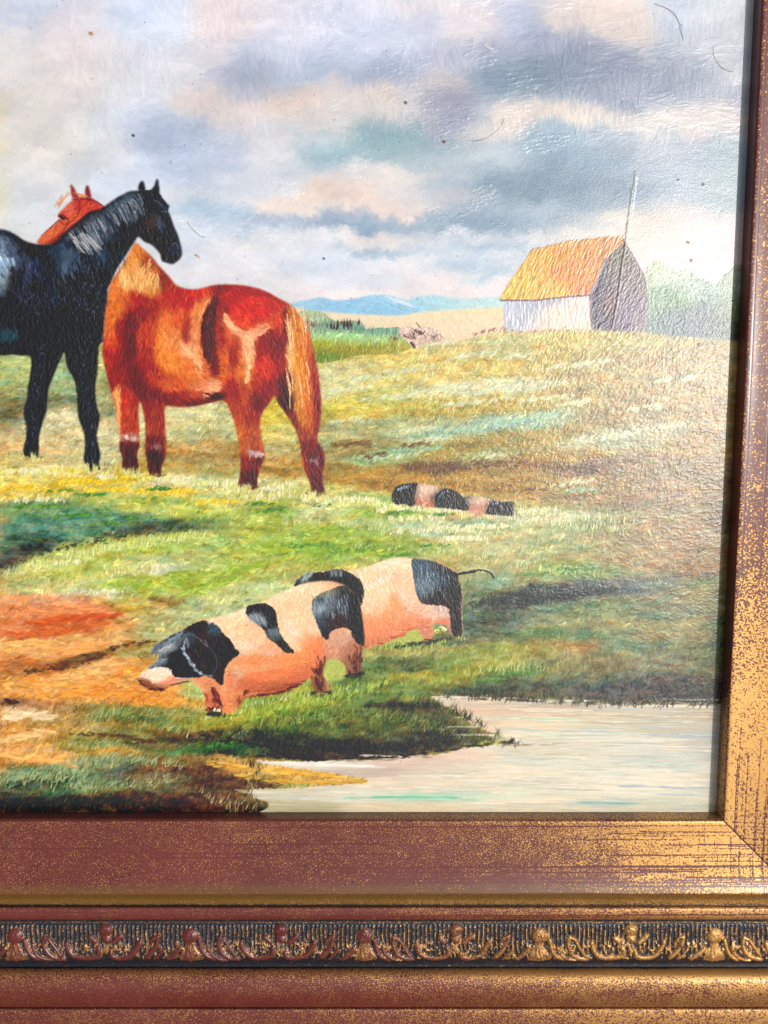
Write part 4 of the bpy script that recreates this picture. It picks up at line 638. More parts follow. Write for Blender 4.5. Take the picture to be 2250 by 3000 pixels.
dabs(IMG, HGT, [(440,380),(400,900),(350,1100),(340,1600)], (3,8), (1,1.6), 85, [(96,104,124),(56,64,78),(12,13,16),(110,120,140)], 220, 7, .45, 1.9, conv=B3, aj=.3)  # painted glints down both legs, this one and the next
dabs(IMG, HGT, [(880,450),(930,900),(980,1200),(1000,1700)], (3,8), (1,1.6), 85, [(90,102,120),(50,62,76),(12,13,16),(100,112,132)], 220, 7, .45, 1.9, conv=B3, aj=.3)
# outline touches, eye, cheek, muzzle
line(IMG, HGT, [(480,690),(560,612),(650,540),(720,482),(790,458)], 1.6, (56,40,44), .8, 1.2, conv=B1)
line(IMG, HGT, [(1130,308),(1200,302),(1280,318),(1320,372),(1368,430)], 2.0, (20,18,20), .9, 1.2, conv=B1)
dabs(IMG, HGT, [(1322,470),(1345,480)], (3,6), (1.5,2.5), 10, [(86,100,116),(20,20,24)], 10, .8, .9, 1.6, conv=B1)
line(IMG, HGT, [(1250,380),(1290,400),(1330,445)], 2.0, (84,96,110), .6, 1.6, conv=B1)
line(IMG, HGT, [(1270,540),(1290,600),(1320,640)], 2.4, (90,102,116), .6, 1.7, conv=B1)
line(IMG, HGT, [(1180,540),(1200,600),(1190,650)], 2.2, (84,60,40), .6, 1.4, conv=B1)
line(IMG, HGT, [(1400,760),(1405,730),(1435,735),(1440,780)], 1.6, (84,92,108), .8, 1.7, conv=B1)
line(IMG, HGT, [(1320,800),(1350,840),(1330,870)], 1.8, (64,44,34), .7, 1.4, conv=B1)
dabs(IMG, HGT, [(0,860),(30,900),(60,880),(10,960)], (8,16), (2.5,5), 80, [(160,184,204),(120,150,180),(186,200,210)], 40, 5, .75, 2.0, conv=B1)

# ---- the far pair of pigs
pm1 = mask(P6([(295,310),(310,270),(350,222),(420,205),(515,196),(600,210),(690,222),(760,240),(830,258),(900,300),(940,340),(962,380),(972,420),(960,440),(900,435),(800,425),(730,415),(660,415),(560,405),(500,385),(490,405),(440,400),(400,378),(350,390),(310,370)]), 1)
pm2 = mask(P6([(935,330),(990,310),(1080,322),(1180,345),(1225,358),(1290,365),(1350,360),(1378,372),(1365,400),(1368,440),(1362,485),(1280,482),(1160,475),(1100,478),(1010,470),(970,440),(960,380)]), 1)
RP = field([(600,250,90,40,0,(232,196,170)),(560,320,60,30,0,(226,166,140)),(590,380,80,30,0,(206,116,90)),(1050,350,80,30,0,(226,186,162)),(1060,430,70,40,0,(206,140,116)),(400,290,100,90,0,(30,32,38)),(820,340,130,80,0,(28,32,36)),(1270,420,100,60,0,(30,30,44))], (220,170,146), 1, 10, 2, conv=P6)
pinkm = pm1*1; paint(pm2, RP, 260, (4, 9), (1.4, 2.8), 85, .09, .85, 1.1, seed=51, aj=.2, rid=7)
paint(pm1, RP, 420, (4, 9), (1.4, 2.8), 80, .09, .85, 1.1, seed=52, aj=.2, rid=6)
d1 = mask(P6([(295,310),(310,270),(350,222),(420,205),(518,196),(505,260),(492,330),(498,400),(440,400),(400,378),(350,390),(310,370)]), rough=.8, rs=4)*pm1
d2 = mask(P6([(672,370),(690,310),(740,262),(780,242),(850,262),(905,302),(945,345),(972,410),(972,440),(900,435),(800,425),(700,412)]), rough=.8, rs=4)*pm1
d3 = mask(P6([(1130,470),(1150,400),(1200,362),(1290,365),(1378,365),(1368,440),(1362,485),(1250,484)]), rough=.8, rs=4)*pm2
RD = field([(0,0,10,10,0,(28,30,36))], (28,30,36), 1, 10, 4)
for i, (m, s) in enumerate(((d1, 53), (d2, 54), (d3, 55))): paint(m, RD, 160, (4, 9), (1.2, 2.4), 80, .3, .9, 1.2, seed=s, aj=.2)
dabs(IMG, HGT, [(345,270),(370,250),(400,240),(450,225)], (4,8), (1.2,2.2), 100, [(120,140,150),(90,104,116),(150,164,170)], 18, 1.4, .85, 2.0, conv=P6)
dabs(IMG, HGT, [(700,340),(740,290),(800,270)], (4,8), (1,2), 110, [(90,104,110),(60,70,80)], 16, 1.6, .8, 2.0, conv=P6)
dabs(IMG, HGT, [(1180,390),(1230,380)], (4,8), (1,2), 110, [(110,120,140),(80,90,110)], 12, 1.6, .8, 2.0, conv=P6)
dabs(IMG, HGT, [(570,330),(580,400)], (4,8), (1.5,2.5), 90, [(240,206,180)], 8, 1.5, .85, 2.0, conv=P6)
dabs(IMG, HGT, [(320,395),(450,410),(600,425),(750,430),(900,450),(1000,475),(1150,485),(1350,490),(1420,470)], (5,10), (1.3,2.6), -80, [(232,222,190),(216,206,150),(170,180,100)], 90, 2, .85, 1.9, taper=1, conv=P6)

# ---- rear pig of the near pair
p2 = mask(P5([(145,402),(175,345),(240,310),(320,295),(390,290),(430,278),(500,288),(560,280),(640,265),(720,235),(800,210),(880,198),(960,204),(1080,212),(1160,240),(1235,278),(1285,312),(1285,350),(1302,390),(1312,460),(1308,560),(1312,650),(1312,740),(1245,742),(1212,695),(1180,662),(1105,665),(1112,700),(1092,778),(1040,772),(1010,720),(985,690),(900,730),(800,785),(700,812),(640,828),(560,700),(500,500),(300,420)]), 1)
RA = field([(640,300,60,40,0,(232,196,164)),(850,240,120,40,0,(238,206,176)),(700,420,80,60,0,(236,196,160)),(780,340,90,30,0,(226,180,146)),(900,420,50,60,0,(238,186,156)),(850,520,30,70,10,(226,140,90)),(700,560,60,50,0,(232,180,146)),(760,620,90,40,0,(224,128,80)),(660,700,40,70,0,(216,116,76)),(800,700,100,40,-20,(214,112,76)),(720,780,80,30,0,(186,100,66)),(950,600,70,40,0,(222,140,106)),(1050,570,70,30,0,(214,170,150)),(1180,580,50,40,0,(206,176,160)),(1000,650,60,26,0,(206,100,70)),(1060,720,40,50,0,(190,106,84)),(1180,640,30,20,0,(206,96,66)),(1230,690,26,50,0,(180,120,110)),(960,500,30,40,0,(232,176,146))], (228,176,140), 3, 14, 2, conv=P5)
RA = np.clip((RA*.82+np.array([.93, .78, .64], np.float32)*.18)*np.array([1.06, 1.05, 1.02], np.float32), 0, .98)
paint(p2, RA, 1500, (7, 15), (1.8, 3.8), lambda x, y: np.where(x > 860, -30., 68.), .06, .85, 1.4, .012, seed=61, aj=.3, rid=5, layers=((1, 1), (1, .6)))
q1 = mask(P5([(967,205),(1080,212),(1160,240),(1240,282),(1292,330),(1312,460),(1308,600),(1314,742),(1245,738),(1228,620),(1205,548),(1130,532),(1050,522),(1010,490),(985,400),(972,330)]), rough=.9, rs=4, seed=71)*p2
q2 = mask(P5([(145,402),(175,345),(240,310),(390,290),(430,278),(500,288),(560,320),(600,350),(625,400),(632,460),(615,520),(585,560),(540,480),(440,400),(300,380),(220,390)]), rough=.9, rs=4, seed=72)
RK2 = field([(1030,280,50,50,0,(66,86,98)),(1050,400,50,60,0,(96,116,126)),(1130,340,60,50,0,(70,88,98)),(1200,380,40,60,0,(44,54,64)),(1200,280,60,30,0,(30,24,26)),(1150,480,80,40,0,(40,30,28)),(1260,480,40,90,0,(30,26,30)),(1200,530,50,26,0,(70,36,22)),(1270,650,30,60,0,(44,26,30)),(1280,560,30,50,0,(60,32,26)),
 (220,340,30,30,-40,(90,104,106)),(300,330,60,30,0,(30,32,34)),(430,300,50,20,0,(60,70,76)),(500,330,60,30,0,(34,38,44)),(580,400,40,60,0,(26,24,26))], (28,28,32), 3, 12, 2, conv=P5)
paint(q1, RK2, 620, (7, 14), (1.2, 2.6), 75, .2, .88, 1.2, seed=62, aj=.2)
paint(q2, RK2, 420, (6, 12), (1.2, 2.6), -60, .2, .88, 1.2, seed=63, aj=.3, rid=5)
line(IMG, HGT, [(1270,312),(1350,300),(1420,286),(1480,290),(1520,310),(1535,338)], 3.6, (30,24,24), .95, 1.6, conv=P5)
line(IMG, HGT, [(1270,318),(1350,304),(1420,290)], 4.4, (30,24,24), .9, 1.4, conv=P5)
for k in range(50):
    x = random.uniform(985, 1200); y = random.uniform(230, 450); l = random.uniform(20, 60)
    line(IMG, HGT, [(x, y), (x+4, y+l)], 1.2, random.choice([(130,150,160),(100,120,130),(76,92,104)]), .6, 1.9, conv=P5)
for k in range(14):
    x = random.uniform(200, 260); y = 400-(x-170)*.6+random.uniform(-40, 0)
    line(IMG, HGT, [(x, y), (x+22, y-40)], 1.5, (150,166,156), .7, 1.8, conv=P5)
for k in range(16):
    x = random.uniform(400, 480); line(IMG, HGT, [(x, 290), (x+4, 330)], 1.3, (120,130,130), .6, 1.8, conv=P5)
dabs(IMG, HGT, [(620,400),(720,380),(860,300)], (7,14), (1.6,3), 60, [(240,210,186),(244,216,190)], 60, 6, .55, 1.6, conv=P5)
dabs(IMG, HGT, [(880,410),(920,480),(960,560)], (7,14), (1.6,3), 50, [(242,200,176)], 30, 4, .6, 1.6, conv=P5)
dabs(IMG, HGT, [(1100,560),(1200,560),(1215,620)], (6,12), (2,4), 80, [(212,180,166),(196,160,146)], 26, 3, .8, 1.6, conv=P5)
hole = mask(P5([(985,695),(1030,740),(1042,775),(900,800),(800,815),(760,812),(860,760)]), 1)
RH = field([(0,0,1,1,0,(178,184,90))], (176,182,92), 1, 9, 4)
paint(hole, RH, 100, (6, 12), (2, 4), -20, .05, .8, 1.2, seed=64)
dabs(IMG, HGT, [(1115,690),(1150,720),(1190,700),(1150,680)], (6,10), (2,3), 30, [(190,190,100),(120,130,60),(226,220,160)], 20, 2.5, .85, 1.6, conv=P5)
dabs(IMG, HGT, [(860,820),(960,805),(1050,795),(1150,775),(1230,755)], (8,16), (2,4), -8, [(50,56,36),(66,76,44),(40,40,30)], 70, 3, .8, 1.2, conv=P5)

# ---- front pig
p1 = mask(P4([(138,1000),(150,968),(172,948),(205,922),(238,892),(285,850),(290,800),(232,816),(245,775),(270,735),(330,700),(400,660),(480,625),(530,590),(600,563),(650,550),(760,520),(860,490),(950,458),(1040,425),(1090,408),(1149,378)])
  + P5([(60,438),(140,405),(220,376),(300,363),(380,360),(440,370),(500,395),(545,432),(585,470),(602,520),(620,600),(626,680),(636,780),(626,850),(612,930),(603,1010),(512,1025),(502,965),(474,925),(420,905),(375,915),(355,965),(352,1020)])
  + P4([(1560,1030),(1552,1088),(1480,1098),(1440,1040),(1420,990),(1340,1042),(1250,1082),(1150,1102),(1050,1117),(960,1132),(900,1190),(850,1242),(770,1252),(738,1218),(700,1247),(660,1242),(640,1160),(620,1080),(560,1030),(520,1000),(440,1030),(380,1045),(330,1078),(250,1075),(180,1050)]), 1)
RA = field([(1000,480,140,50,-20,(236,200,164)),(1250,330,150,60,0,(238,204,168)),(1350,450,90,90,0,(230,186,150)),(800,560,80,50,-10,(234,196,158)),(870,680,60,70,0,(230,190,150)),(1000,720,60,60,0,(234,184,150)),(900,760,70,40,0,(206,180,160)),(1280,640,60,90,0,(236,194,160)),(1400,700,50,40,0,(230,150,110)),(1450,620,40,50,0,(234,190,160)),(1130,760,80,40,0,(226,150,116)),(1050,850,120,40,0,(222,120,72)),(1300,850,100,40,-10,(222,120,66)),(1450,740,50,60,0,(224,110,60)),(900,880,60,50,0,(218,130,86)),(880,940,24,50,0,(190,150,124)),(1100,800,40,20,0,(206,170,146)),(1100,890,50,30,0,(206,136,96)),(1150,960,160,30,-8,(214,96,54)),(1350,960,100,30,-20,(186,76,48)),(1000,1040,120,34,0,(176,74,46)),(1200,1050,120,24,-10,(150,62,40)),(1400,900,90,40,-20,(206,96,56)),(850,1020,30,60,0,(196,104,68)),(870,1130,40,60,0,(206,110,66)),(780,1090,30,60,0,(226,134,90)),(700,1060,50,30,30,(200,112,74)),(720,1150,50,60,0,(176,76,54)),(800,1180,40,60,0,(214,110,66)),(900,1160,40,40,0,(130,56,36)),(650,1010,60,20,10,(206,116,76)),(500,1010,60,16,-5,(206,140,116)),
 (280,960,90,40,0,(238,208,186)),(340,940,50,30,0,(240,214,196)),(200,1020,50,20,20,(96,44,30)),(290,1060,60,20,0,(96,50,36)),(380,1000,30,30,0,(216,110,80)),(330,1030,30,16,0,(206,116,90)),
 (1600,750,60,90,0,(196,136,116)),(1560,850,50,40,0,(176,90,70)),(1520,960,40,60,0,(130,60,40)),(1500,1040,50,50,0,(100,50,34)),(1500,780,30,60,0,(206,96,60))], (226,160,120), 3, 14, 2, conv=P4)
RA5 = field([(500,740,60,50,0,(186,140,124)),(430,760,50,50,0,(196,136,116)),(400,840,60,50,0,(190,124,100)),(560,830,50,60,0,(150,84,66)),(540,920,50,60,0,(120,64,50)),(590,960,40,60,0,(84,44,34)),(350,860,40,40,0,(190,104,76)),(330,930,40,60,0,(110,56,40)),(500,860,40,40,0,(160,100,84))], (190,120,100), 3, 14, 2, conv=P5)
wv = sstep(700, 712, DX)*sstep(1360, 1375, DY)
RA = RA*(1-wv[..., None])+RA5*wv[..., None]
RA = np.clip((RA*.82+np.array([.93, .78, .64], np.float32)*.18)*np.array([1.06, 1.05, 1.02], np.float32), 0, .98)
paint(p1, RA, 2200, (7, 15), (1.8, 4.0), lambda x, y: np.where(y > 1420, -12., -55+30*np.sin(x/60)), .06, .85, 1.35, .012, seed=65, aj=.3, rid=4, layers=((1, 1), (1.1, .6)))
hd = mask(P4([(230,816),(245,770),(270,735),(330,700),(400,660),(480,625),(530,590),(620,558),(680,565),(740,600),(780,660),(830,700),(862,760),(897,802),(840,850),(800,900),(782,960),(770,1040),(700,992),(640,972),(560,985),(420,980),(385,940),(330,905),(260,915),(205,922),(240,890),(285,850),(290,800)]), rough=.7, rs=4, seed=73)
sd = mask(P4([(943,485),(960,450),(1060,425),(1120,440),(1165,490),(1180,570),(1200,650),(1240,710),(1300,780),(1300,802),(1230,790),(1170,730),(1110,690),(1080,630),(1000,560),(955,520)]), rough=.8, rs=4, seed=74)
rm = mask(P5([(268,540),(285,480),(350,440),(430,405),(500,393),(545,432),(588,470),(620,600),(636,700),(634,800),(605,805),(560,765),(530,695),(470,690),(400,715),(378,770),(340,740),(312,680),(285,610)]), rough=.9, rs=4, seed=75)
RK4 = field([(600,600,60,40,0,(40,30,28)),(700,620,40,40,0,(60,84,100)),(720,720,60,60,0,(40,40,46)),(800,780,60,60,0,(32,24,24)),(500,700,50,40,0,(56,62,72)),(560,800,50,70,0,(40,38,40)),(440,700,60,24,-30,(100,112,120)),(350,770,50,26,-20,(150,156,160)),(290,740,30,40,0,(90,104,112)),(420,850,60,50,0,(30,32,38)),(500,920,70,40,0,(34,32,34)),(640,880,70,70,0,(38,34,34)),(260,880,50,20,-30,(110,124,132)),(330,850,50,20,0,(90,100,110)),(720,950,50,50,0,(44,30,26)),(620,700,30,60,0,(60,36,28)),
 (1000,480,60,30,0,(30,32,36)),(1040,530,50,30,30,(130,140,148)),(1100,500,40,50,0,(40,44,48)),(1120,580,40,40,0,(36,40,44)),(1150,660,40,40,0,(80,90,94)),(1200,730,40,30,0,(40,44,34)),(1260,770,30,20,0,(50,54,40))], (30,30,34), 2.5, 12, 2, conv=P4)
RK5 = field([(310,480,40,30,0,(90,100,98)),(400,440,60,20,-10,(130,130,110)),(480,440,50,40,0,(50,54,56)),(330,560,40,40,0,(130,146,156)),(400,520,50,40,0,(96,108,116)),(470,540,50,50,0,(60,68,76)),(350,640,30,60,0,(60,72,84)),(440,620,70,40,0,(50,34,28)),(560,600,40,90,0,(28,28,32)),(360,700,26,40,0,(40,40,46)),(580,740,40,60,0,(36,28,30)),(500,640,50,40,0,(66,40,26))], (36,36,40), 3, 12, 2, conv=P5)
paint(hd, RK4, 900, (6, 13), (1.3, 2.8), -50, .2, .88, 1.2, seed=66, aj=.5, rid=4)
paint(sd, RK4, 350, (6, 12), (1.2, 2.4), 75, .2, .88, 1.2, seed=67, aj=.3)
paint(rm*np.clip(p1*1.2, 0, 1), RK5, 800, (7, 14), (1.2, 2.6), 70, .2, .88, 1.2, seed=68, aj=.25)
for k in range(60):
    x = random.uniform(275, 520); y = random.uniform(455, 590); l = random.uniform(20, 60)
    line(IMG, HGT, [(x, y), (x+8, y+l)], 1.2, random.choice([(150,164,172),(110,124,134),(84,96,106)]), .6, 1.9, conv=P5)
for k in range(26):
    x = random.uniform(960, 1080); y = 480+(x-960)*.4+random.uniform(-10, 50)
    line(IMG, HGT, [(x, y), (x+26, y+46)], 1.4, random.choice([(150,160,166),(120,130,138)]), .7, 1.9, conv=P4)
for k in range(14):
    x = random.uniform(1110, 1180); line(IMG, HGT, [(x, 620), (x+10, 665)], 1.3, (110,124,126), .6, 1.8, conv=P4)
dabs(IMG, HGT, [(690,1060),(720,1130),(750,1200),(760,1245)], (7,14), (2,4), 70, [(96,44,34),(120,56,40),(80,34,26)], 34, 3, .75, 1.4, conv=P4)
dabs(IMG, HGT, [(640,1100),(660,1200),(680,1240)], (7,14), (2,4), 75, [(150,70,54),(170,84,60)], 20, 3, .7, 1.4, conv=P4)
dabs(IMG, HGT, [(1460,930),(1490,1000),(1510,1080)], (7,14), (2,4), 75, [(84,42,30),(110,56,38),(60,34,28)], 50, 5, .75, 1.4, conv=P4)
dabs(IMG, HGT, [(590,830),(580,900),(560,960),(560,1010)], (7,14), (2,4.5), 80, [(90,48,38),(120,66,54),(70,40,32)], 50, 6, .75, 1.4, conv=P5)
dabs(IMG, HGT, [(345,890),(335,960),(330,1010)], (7,14), (2,4), 80, [(84,42,30),(110,56,38)], 30, 4, .75, 1.4, conv=P5)
dabs(IMG, HGT, [(820,760),(900,730),(980,680)], (7,14), (2,4), -25, [(206,110,76),(190,96,66)], 24, 3, .6, 1.4, conv=P5)
dabs(IMG, HGT, [(640,815),(740,795),(850,750)], (7,14), (2,3.4), -15, [(150,80,56),(170,90,64)], 30, 2, .6, 1.3, conv=P5)
for (pp, cs_, n_, an, sp) in [([(660,570),(800,530),(930,490)], [(248,222,196),(244,212,184)], 40, -25, 3), ([(1150,400),(1300,330),(1400,320)], [(248,222,196),(246,214,186)], 40, -20, 4), ([(820,650),(900,720),(1000,760)], [(240,206,180),(236,190,160)], 40, 60, 6), ([(1230,560),(1290,640),(1350,690)], [(244,214,188),(238,200,170)], 44, 60, 7), ([(980,880),(1100,900),(1250,880)], [(238,150,104),(230,136,90)], 44, -10, 7), ([(1000,1070),(1150,1075),(1300,1030)], [(150,66,44),(170,80,54)], 40, -14, 4), ([(850,960),(860,1040),(830,1120)], [(236,150,110),(226,136,96)], 26, 80, 3)]:
    dabs(IMG, HGT, pp, (6,13), (1.2,2.8), an, cs_, n_, sp, .5, 1.3, conv=P4, aj=.35)
for (pp, cs_, n_, an, sp) in [([(660,290),(780,250),(900,225)], [(250,224,198),(246,214,186)], 44, -20, 4), ([(700,700),(820,680),(930,620)], [(236,150,110),(228,136,94)], 40, -20, 6), ([(640,560),(680,480),(760,430)], [(244,208,180),(240,196,166)], 40, 60, 7)]:
    dabs(IMG, HGT, pp, (6,13), (1.2,2.8), an, cs_, n_, sp, .5, 1.3, conv=P5, aj=.35)
# head drawing: ears, brow
line(IMG, HGT, [(500,660),(540,660),(600,700),(650,750)], 2.6, (86,104,118), .7, 2.0, conv=P4)
line(IMG, HGT, [(495,700),(480,760),(500,820),(540,870),(570,920),(620,960),(660,968),(700,975)], 3.0, (120,136,148), .7, 2.2, conv=P4)
dabs(IMG, HGT, [(498,690),(475,760),(500,820),(535,870),(570,925),(620,958)], (4,9), (1.6,3.2), 60, [(170,184,192),(140,156,166)], 26, 1.6, .85, 2.2, conv=P4)
dabs(IMG, HGT, [(330,720),(400,690),(470,650)], (7,14), (1.6,3), -30, [(120,134,144),(90,104,116),(160,168,172)], 30, 4, .75, 2.0, conv=P4)
dabs(IMG, HGT, [(300,800),(350,765),(410,735)], (6,11), (2,3.6), -35, [(190,192,192),(150,160,166)], 18, 3, .8, 2.2, conv=P4)
dabs(IMG, HGT, [(560,760),(600,860),(660,930)], (7,14), (1.4,2.6), 65, [(56,66,76),(74,44,30),(24,24,28)], 36, 8, .7, 1.8, conv=P4)
line(IMG, HGT, [(500,690),(520,760)], 4.5, (110,128,140), .7, 2.2, conv=P4)
line(IMG, HGT, [(660,750),(705,800),(730,870),(715,930),(680,965)], 1.8, (74,88,100), .5, 2.0, conv=P4)
line(IMG, HGT, [(640,700),(660,750)], 2.6, (110,126,136), .6, 2.0, conv=P4)
line(IMG, HGT, [(330,740),(400,690),(470,655)], 3.6, (120,132,140), .75, 2.1, conv=P4)
line(IMG, HGT, [(300,790),(340,760),(400,735)], 4.2, (176,180,184), .75, 2.1, conv=P4)
line(IMG, HGT, [(238,800),(262,750),(300,722)], 3.0, (120,134,142), .8, 2.0, conv=P4)
line(IMG, HGT, [(225,905),(275,870),(330,845)], 3.4, (130,142,150), .75, 2.0, conv=P4)
line(IMG, HGT, [(310,870),(360,840)], 2.6, (150,160,166), .6, 2.0, conv=P4)
line(IMG, HGT, [(400,1000),(470,1000),(530,990)], 3.0, (170,150,140), .7, 1.6, conv=P4)
line(IMG, HGT, [(380,1042),(440,1028),(520,1012)], 2.4, (60,50,44), .85, 1.3, conv=P4)
dabs(IMG, HGT, [(150,1010),(200,1050),(260,1075),(320,1075)], (5,10), (1.8,3), 20, [(70,36,28),(96,50,36),(110,60,40)], 40, 2.4, .8, 1.4, conv=P4)
dabs(IMG, HGT, [(180,970),(250,940),(330,925),(370,950)], (6,12), (1.6,3), -60, [(244,220,204),(236,200,180)], 46, 3.5, .75, 1.8, conv=P4)
dabs(IMG, HGT, [(660,1235),(740,1205),(760,1180),(740,1140)], (6,12), (2,4), 60, [(80,36,26),(96,46,30)], 24, 2.4, .75, 1.4, conv=P4)
dabs(IMG, HGT, [(900,1180),(920,1120),(960,1080)], (6,12), (2,4), -70, [(96,44,28),(130,60,36)], 26, 2.4, .7, 1.4, conv=P4)
dabs(IMG, HGT, [(960,1128),(1100,1110),(1250,1080),(1400,1000)], (6,12), (2,3.4), -12, [(110,50,34),(96,42,30)], 60, 2, .65, 1.3, conv=P4)
hole2 = mask(P5([(357,960),(375,918),(425,905),(478,928),(502,975),(500,1020),(470,1050),(400,1050),(362,1010)]), 1)
paint(hole2, RH, 120, (6, 12), (2, 4), -20, .05, .8, 1.2, seed=69, rid=0)
RID[hole > .5] = 0
dabs(IMG, HGT, [(700,1245),(735,1220),(780,1252),(850,1245)], (5,9), (1.6,3), -80, [(226,214,170),(240,236,210)], 18, 2, .9, 1.8, conv=P4)
dabs(IMG, HGT, [(620,1255),(760,1270),(900,1240),(1000,1170),(1200,1130),(1400,1100),(1560,1110),(1700,1060)], (9,18), (1.4,2.6), -75, [(186,190,110),(150,166,76),(206,206,150),(120,150,60),(80,100,50)], 230, 3.5, .85, 1.6, taper=1, conv=P4)
dabs(IMG, HGT, [(630,850),(700,830),(860,800),(900,830),(1100,800),(1310,745),(1340,760)], (9,18), (1.4,2.6), -78, [(150,170,90),(110,140,70),(190,190,110),(70,90,50)], 130, 3, .85, 1.6, taper=1, conv=P5)
for (pp, n_) in [([(640,1250),(700,1256),(780,1262),(860,1250)], 60), ([(1440,1095),(1510,1104),(1570,1098)], 40)]:
    dabs(IMG, HGT, pp, (8,16), (1.6,3.2), -20, [(54,56,32),(70,76,38),(44,40,26)], n_, 3, .7, 1.2, conv=P4, aj=.5)
dabs(IMG, HGT, [(505,1010),(560,1025),(620,1005)], (8,16), (1.6,3.2), -20, [(54,56,32),(70,76,38),(44,40,26)], 40, 3, .7, 1.2, conv=P5, aj=.5)
for (x_, y_) in [(70,988),(205,1014),(283,1018),(334,1026),(532,1053),(684,1068)]:
    dabs(IMG, HGT, [(x_-20, y_+1), (x_+24, y_+1)], (7,14), (1.4,2.6), -8, [(96,80,40),(120,104,50),(70,56,34)], 22, 2.6, .6, 1.1, aj=.3, seed=x_)
# grass around the hooves
for (x0, y0, x1, y1) in [(40,985,95,990),(175,1008,225,1015),(225,1012,350,1030),(500,1055,570,1055),(655,1070,705,1070)]:
    dabs(IMG, HGT, [(x0, y0), (x1, y1)], (10,19), (1.2,2.6), -80, [(226,216,170),(214,196,110),(206,206,130),(176,180,100)], 70, 3.4, .85, 1.4, taper=1, aj=.3)

# specks of dirt, fly spots, varnish pits
g = np.random.default_rng(99)
for k in range(330):
    x = g.uniform(0, 1590); y = g.uniform(0, 1740)
    if y > 720 and g.random() < .75: continue
    c = np.array([.25, .22, .22]) if g.random() < .8 else np.array([.5, .35, .25])
    R = D2R([(x, y)])[0]; s = g.uniform(.9, 1.7)
    put(IMG, HGT, R[0], R[1], s*1.5, s, g.uniform(0, 3), c.astype(np.float32), g.uniform(.25, .75), 1.3)
for (x, y, s, c) in [(197,74,5,(170,120,70)),(288,294,4,(60,56,60)),(430,555,4,(196,150,110)),(424,553,3,(150,110,80)),(1118,470,0.1,(90,90,90)),(876,223,4.5,(70,66,70)),(960,307,4,(80,60,66)),(1520,400,4,(50,50,60)),(1487,524,4,(60,50,50)),(1495,564,4,(60,40,44)),(1020,180,0.1,(90,90,90)),(1466,389,3,(60,60,70)),(1510,745,3,(80,60,50)),(1470,1795,3,(60,50,50)),(700,560,3,(70,70,80))]:
    R = D2R([(x, y)])[0]; put(IMG, HGT, R[0], R[1], s*1.4, s, .5, np.array(c, np.float32)/255, .9, 1.8)
R = D2R([(1054,102)])[0]; put(IMG, HGT, R[0], R[1], 14, 6, .5, np.array([.72, .7, .72], np.float32), .7, 5)
R = D2R([(1058,104)])[0]; put(IMG, HGT, R[0], R[1], 8, 3, .6, np.array([.85, .85, .85], np.float32), .8, 7)
print('painted', len(BANK))

# ================================================================== meshes
def to_lin(c):
    c = np.clip(c, 0, 1); return np.where(c <= .04045, c/12.92, ((c+.055)/1.055)**2.4)
def new_mesh(name, co, quads, mat, parent=None, attrs=None, smooth=True):
    me = bpy.data.meshes.new(name)
    me.vertices.add(len(co)); me.vertices.foreach_set('co', np.ascontiguousarray(co, np.float32).ravel())
    nf = len(quads); me.loops.add(nf*4); me.loops.foreach_set('vertex_index', np.ascontiguousarray(quads, np.int32).ravel())
    me.polygons.add(nf); me.polygons.foreach_set('loop_start', np.arange(nf, dtype=np.int32)*4)
    try: me.polygons.foreach_set('loop_total', np.full(nf, 4, np.int32))
    except Exception: pass
    me.update(calc_edges=True)
    me.polygons.foreach_set('use_smooth', np.full(nf, smooth, bool))
    for k, v in (attrs or {}).items():
        if v.ndim == 2:
            a = me.attributes.new(k, 'FLOAT_COLOR', 'POINT')
            a.data.foreach_set('color', np.ascontiguousarray(np.c_[v, np.ones(len(v))], np.float32).ravel())
        else:
            a = me.attributes.new(k, 'FLOAT', 'POINT'); a.data.foreach_set('value', np.ascontiguousarray(v, np.float32))
    me.materials.append(mat)
    o = bpy.data.objects.new(name, me); C.objects.link(o)
    if parent: o.parent = parent
    return o

def nodes(m): m.use_nodes = True; return m.node_tree.nodes, m.node_tree.links
# oil paint under old varnish
mp = bpy.data.materials.new('oil_paint'); N, L = nodes(mp); b = N['Principled BSDF']
at = N.new('ShaderNodeAttribute'); at.attribute_name = 'pigment'; L.new(at.outputs['Color'], b.inputs['Base Color'])
b.inputs['Roughness'].default_value = .38
b.inputs['Specular IOR Level'].default_value = .38
b.inputs['Coat Weight'].default_value = .8; b.inputs['Coat Roughness'].default_value = .25; b.inputs['Coat IOR'].default_value = 1.5
tc = N.new('ShaderNodeTexCoord')
nz = N.new('ShaderNodeTexNoise'); nz.inputs['Scale'].default_value = 1900; nz.inputs['Detail'].default_value = 3; nz.inputs['Roughness'].default_value = .6
L.new(tc.outputs['Object'], nz.inputs['Vector'])
bp = N.new('ShaderNodeBump'); bp.inputs['Strength'].default_value = .24; bp.inputs['Distance'].default_value = .0004
L.new(nz.outputs[0], bp.inputs['Height']); L.new(bp.outputs[0], b.inputs['Normal'])
L.new(bp.outputs[0], b.inputs['Coat Normal'])

root = bpy.data.objects.new('framed_painting', None); C.objects.link(root); root.matrix_world = AX
root.empty_display_size = .05
root['label'] = 'framed oil painting of horses and spotted pigs in a gilded wooden frame'
root['category'] = 'painting'

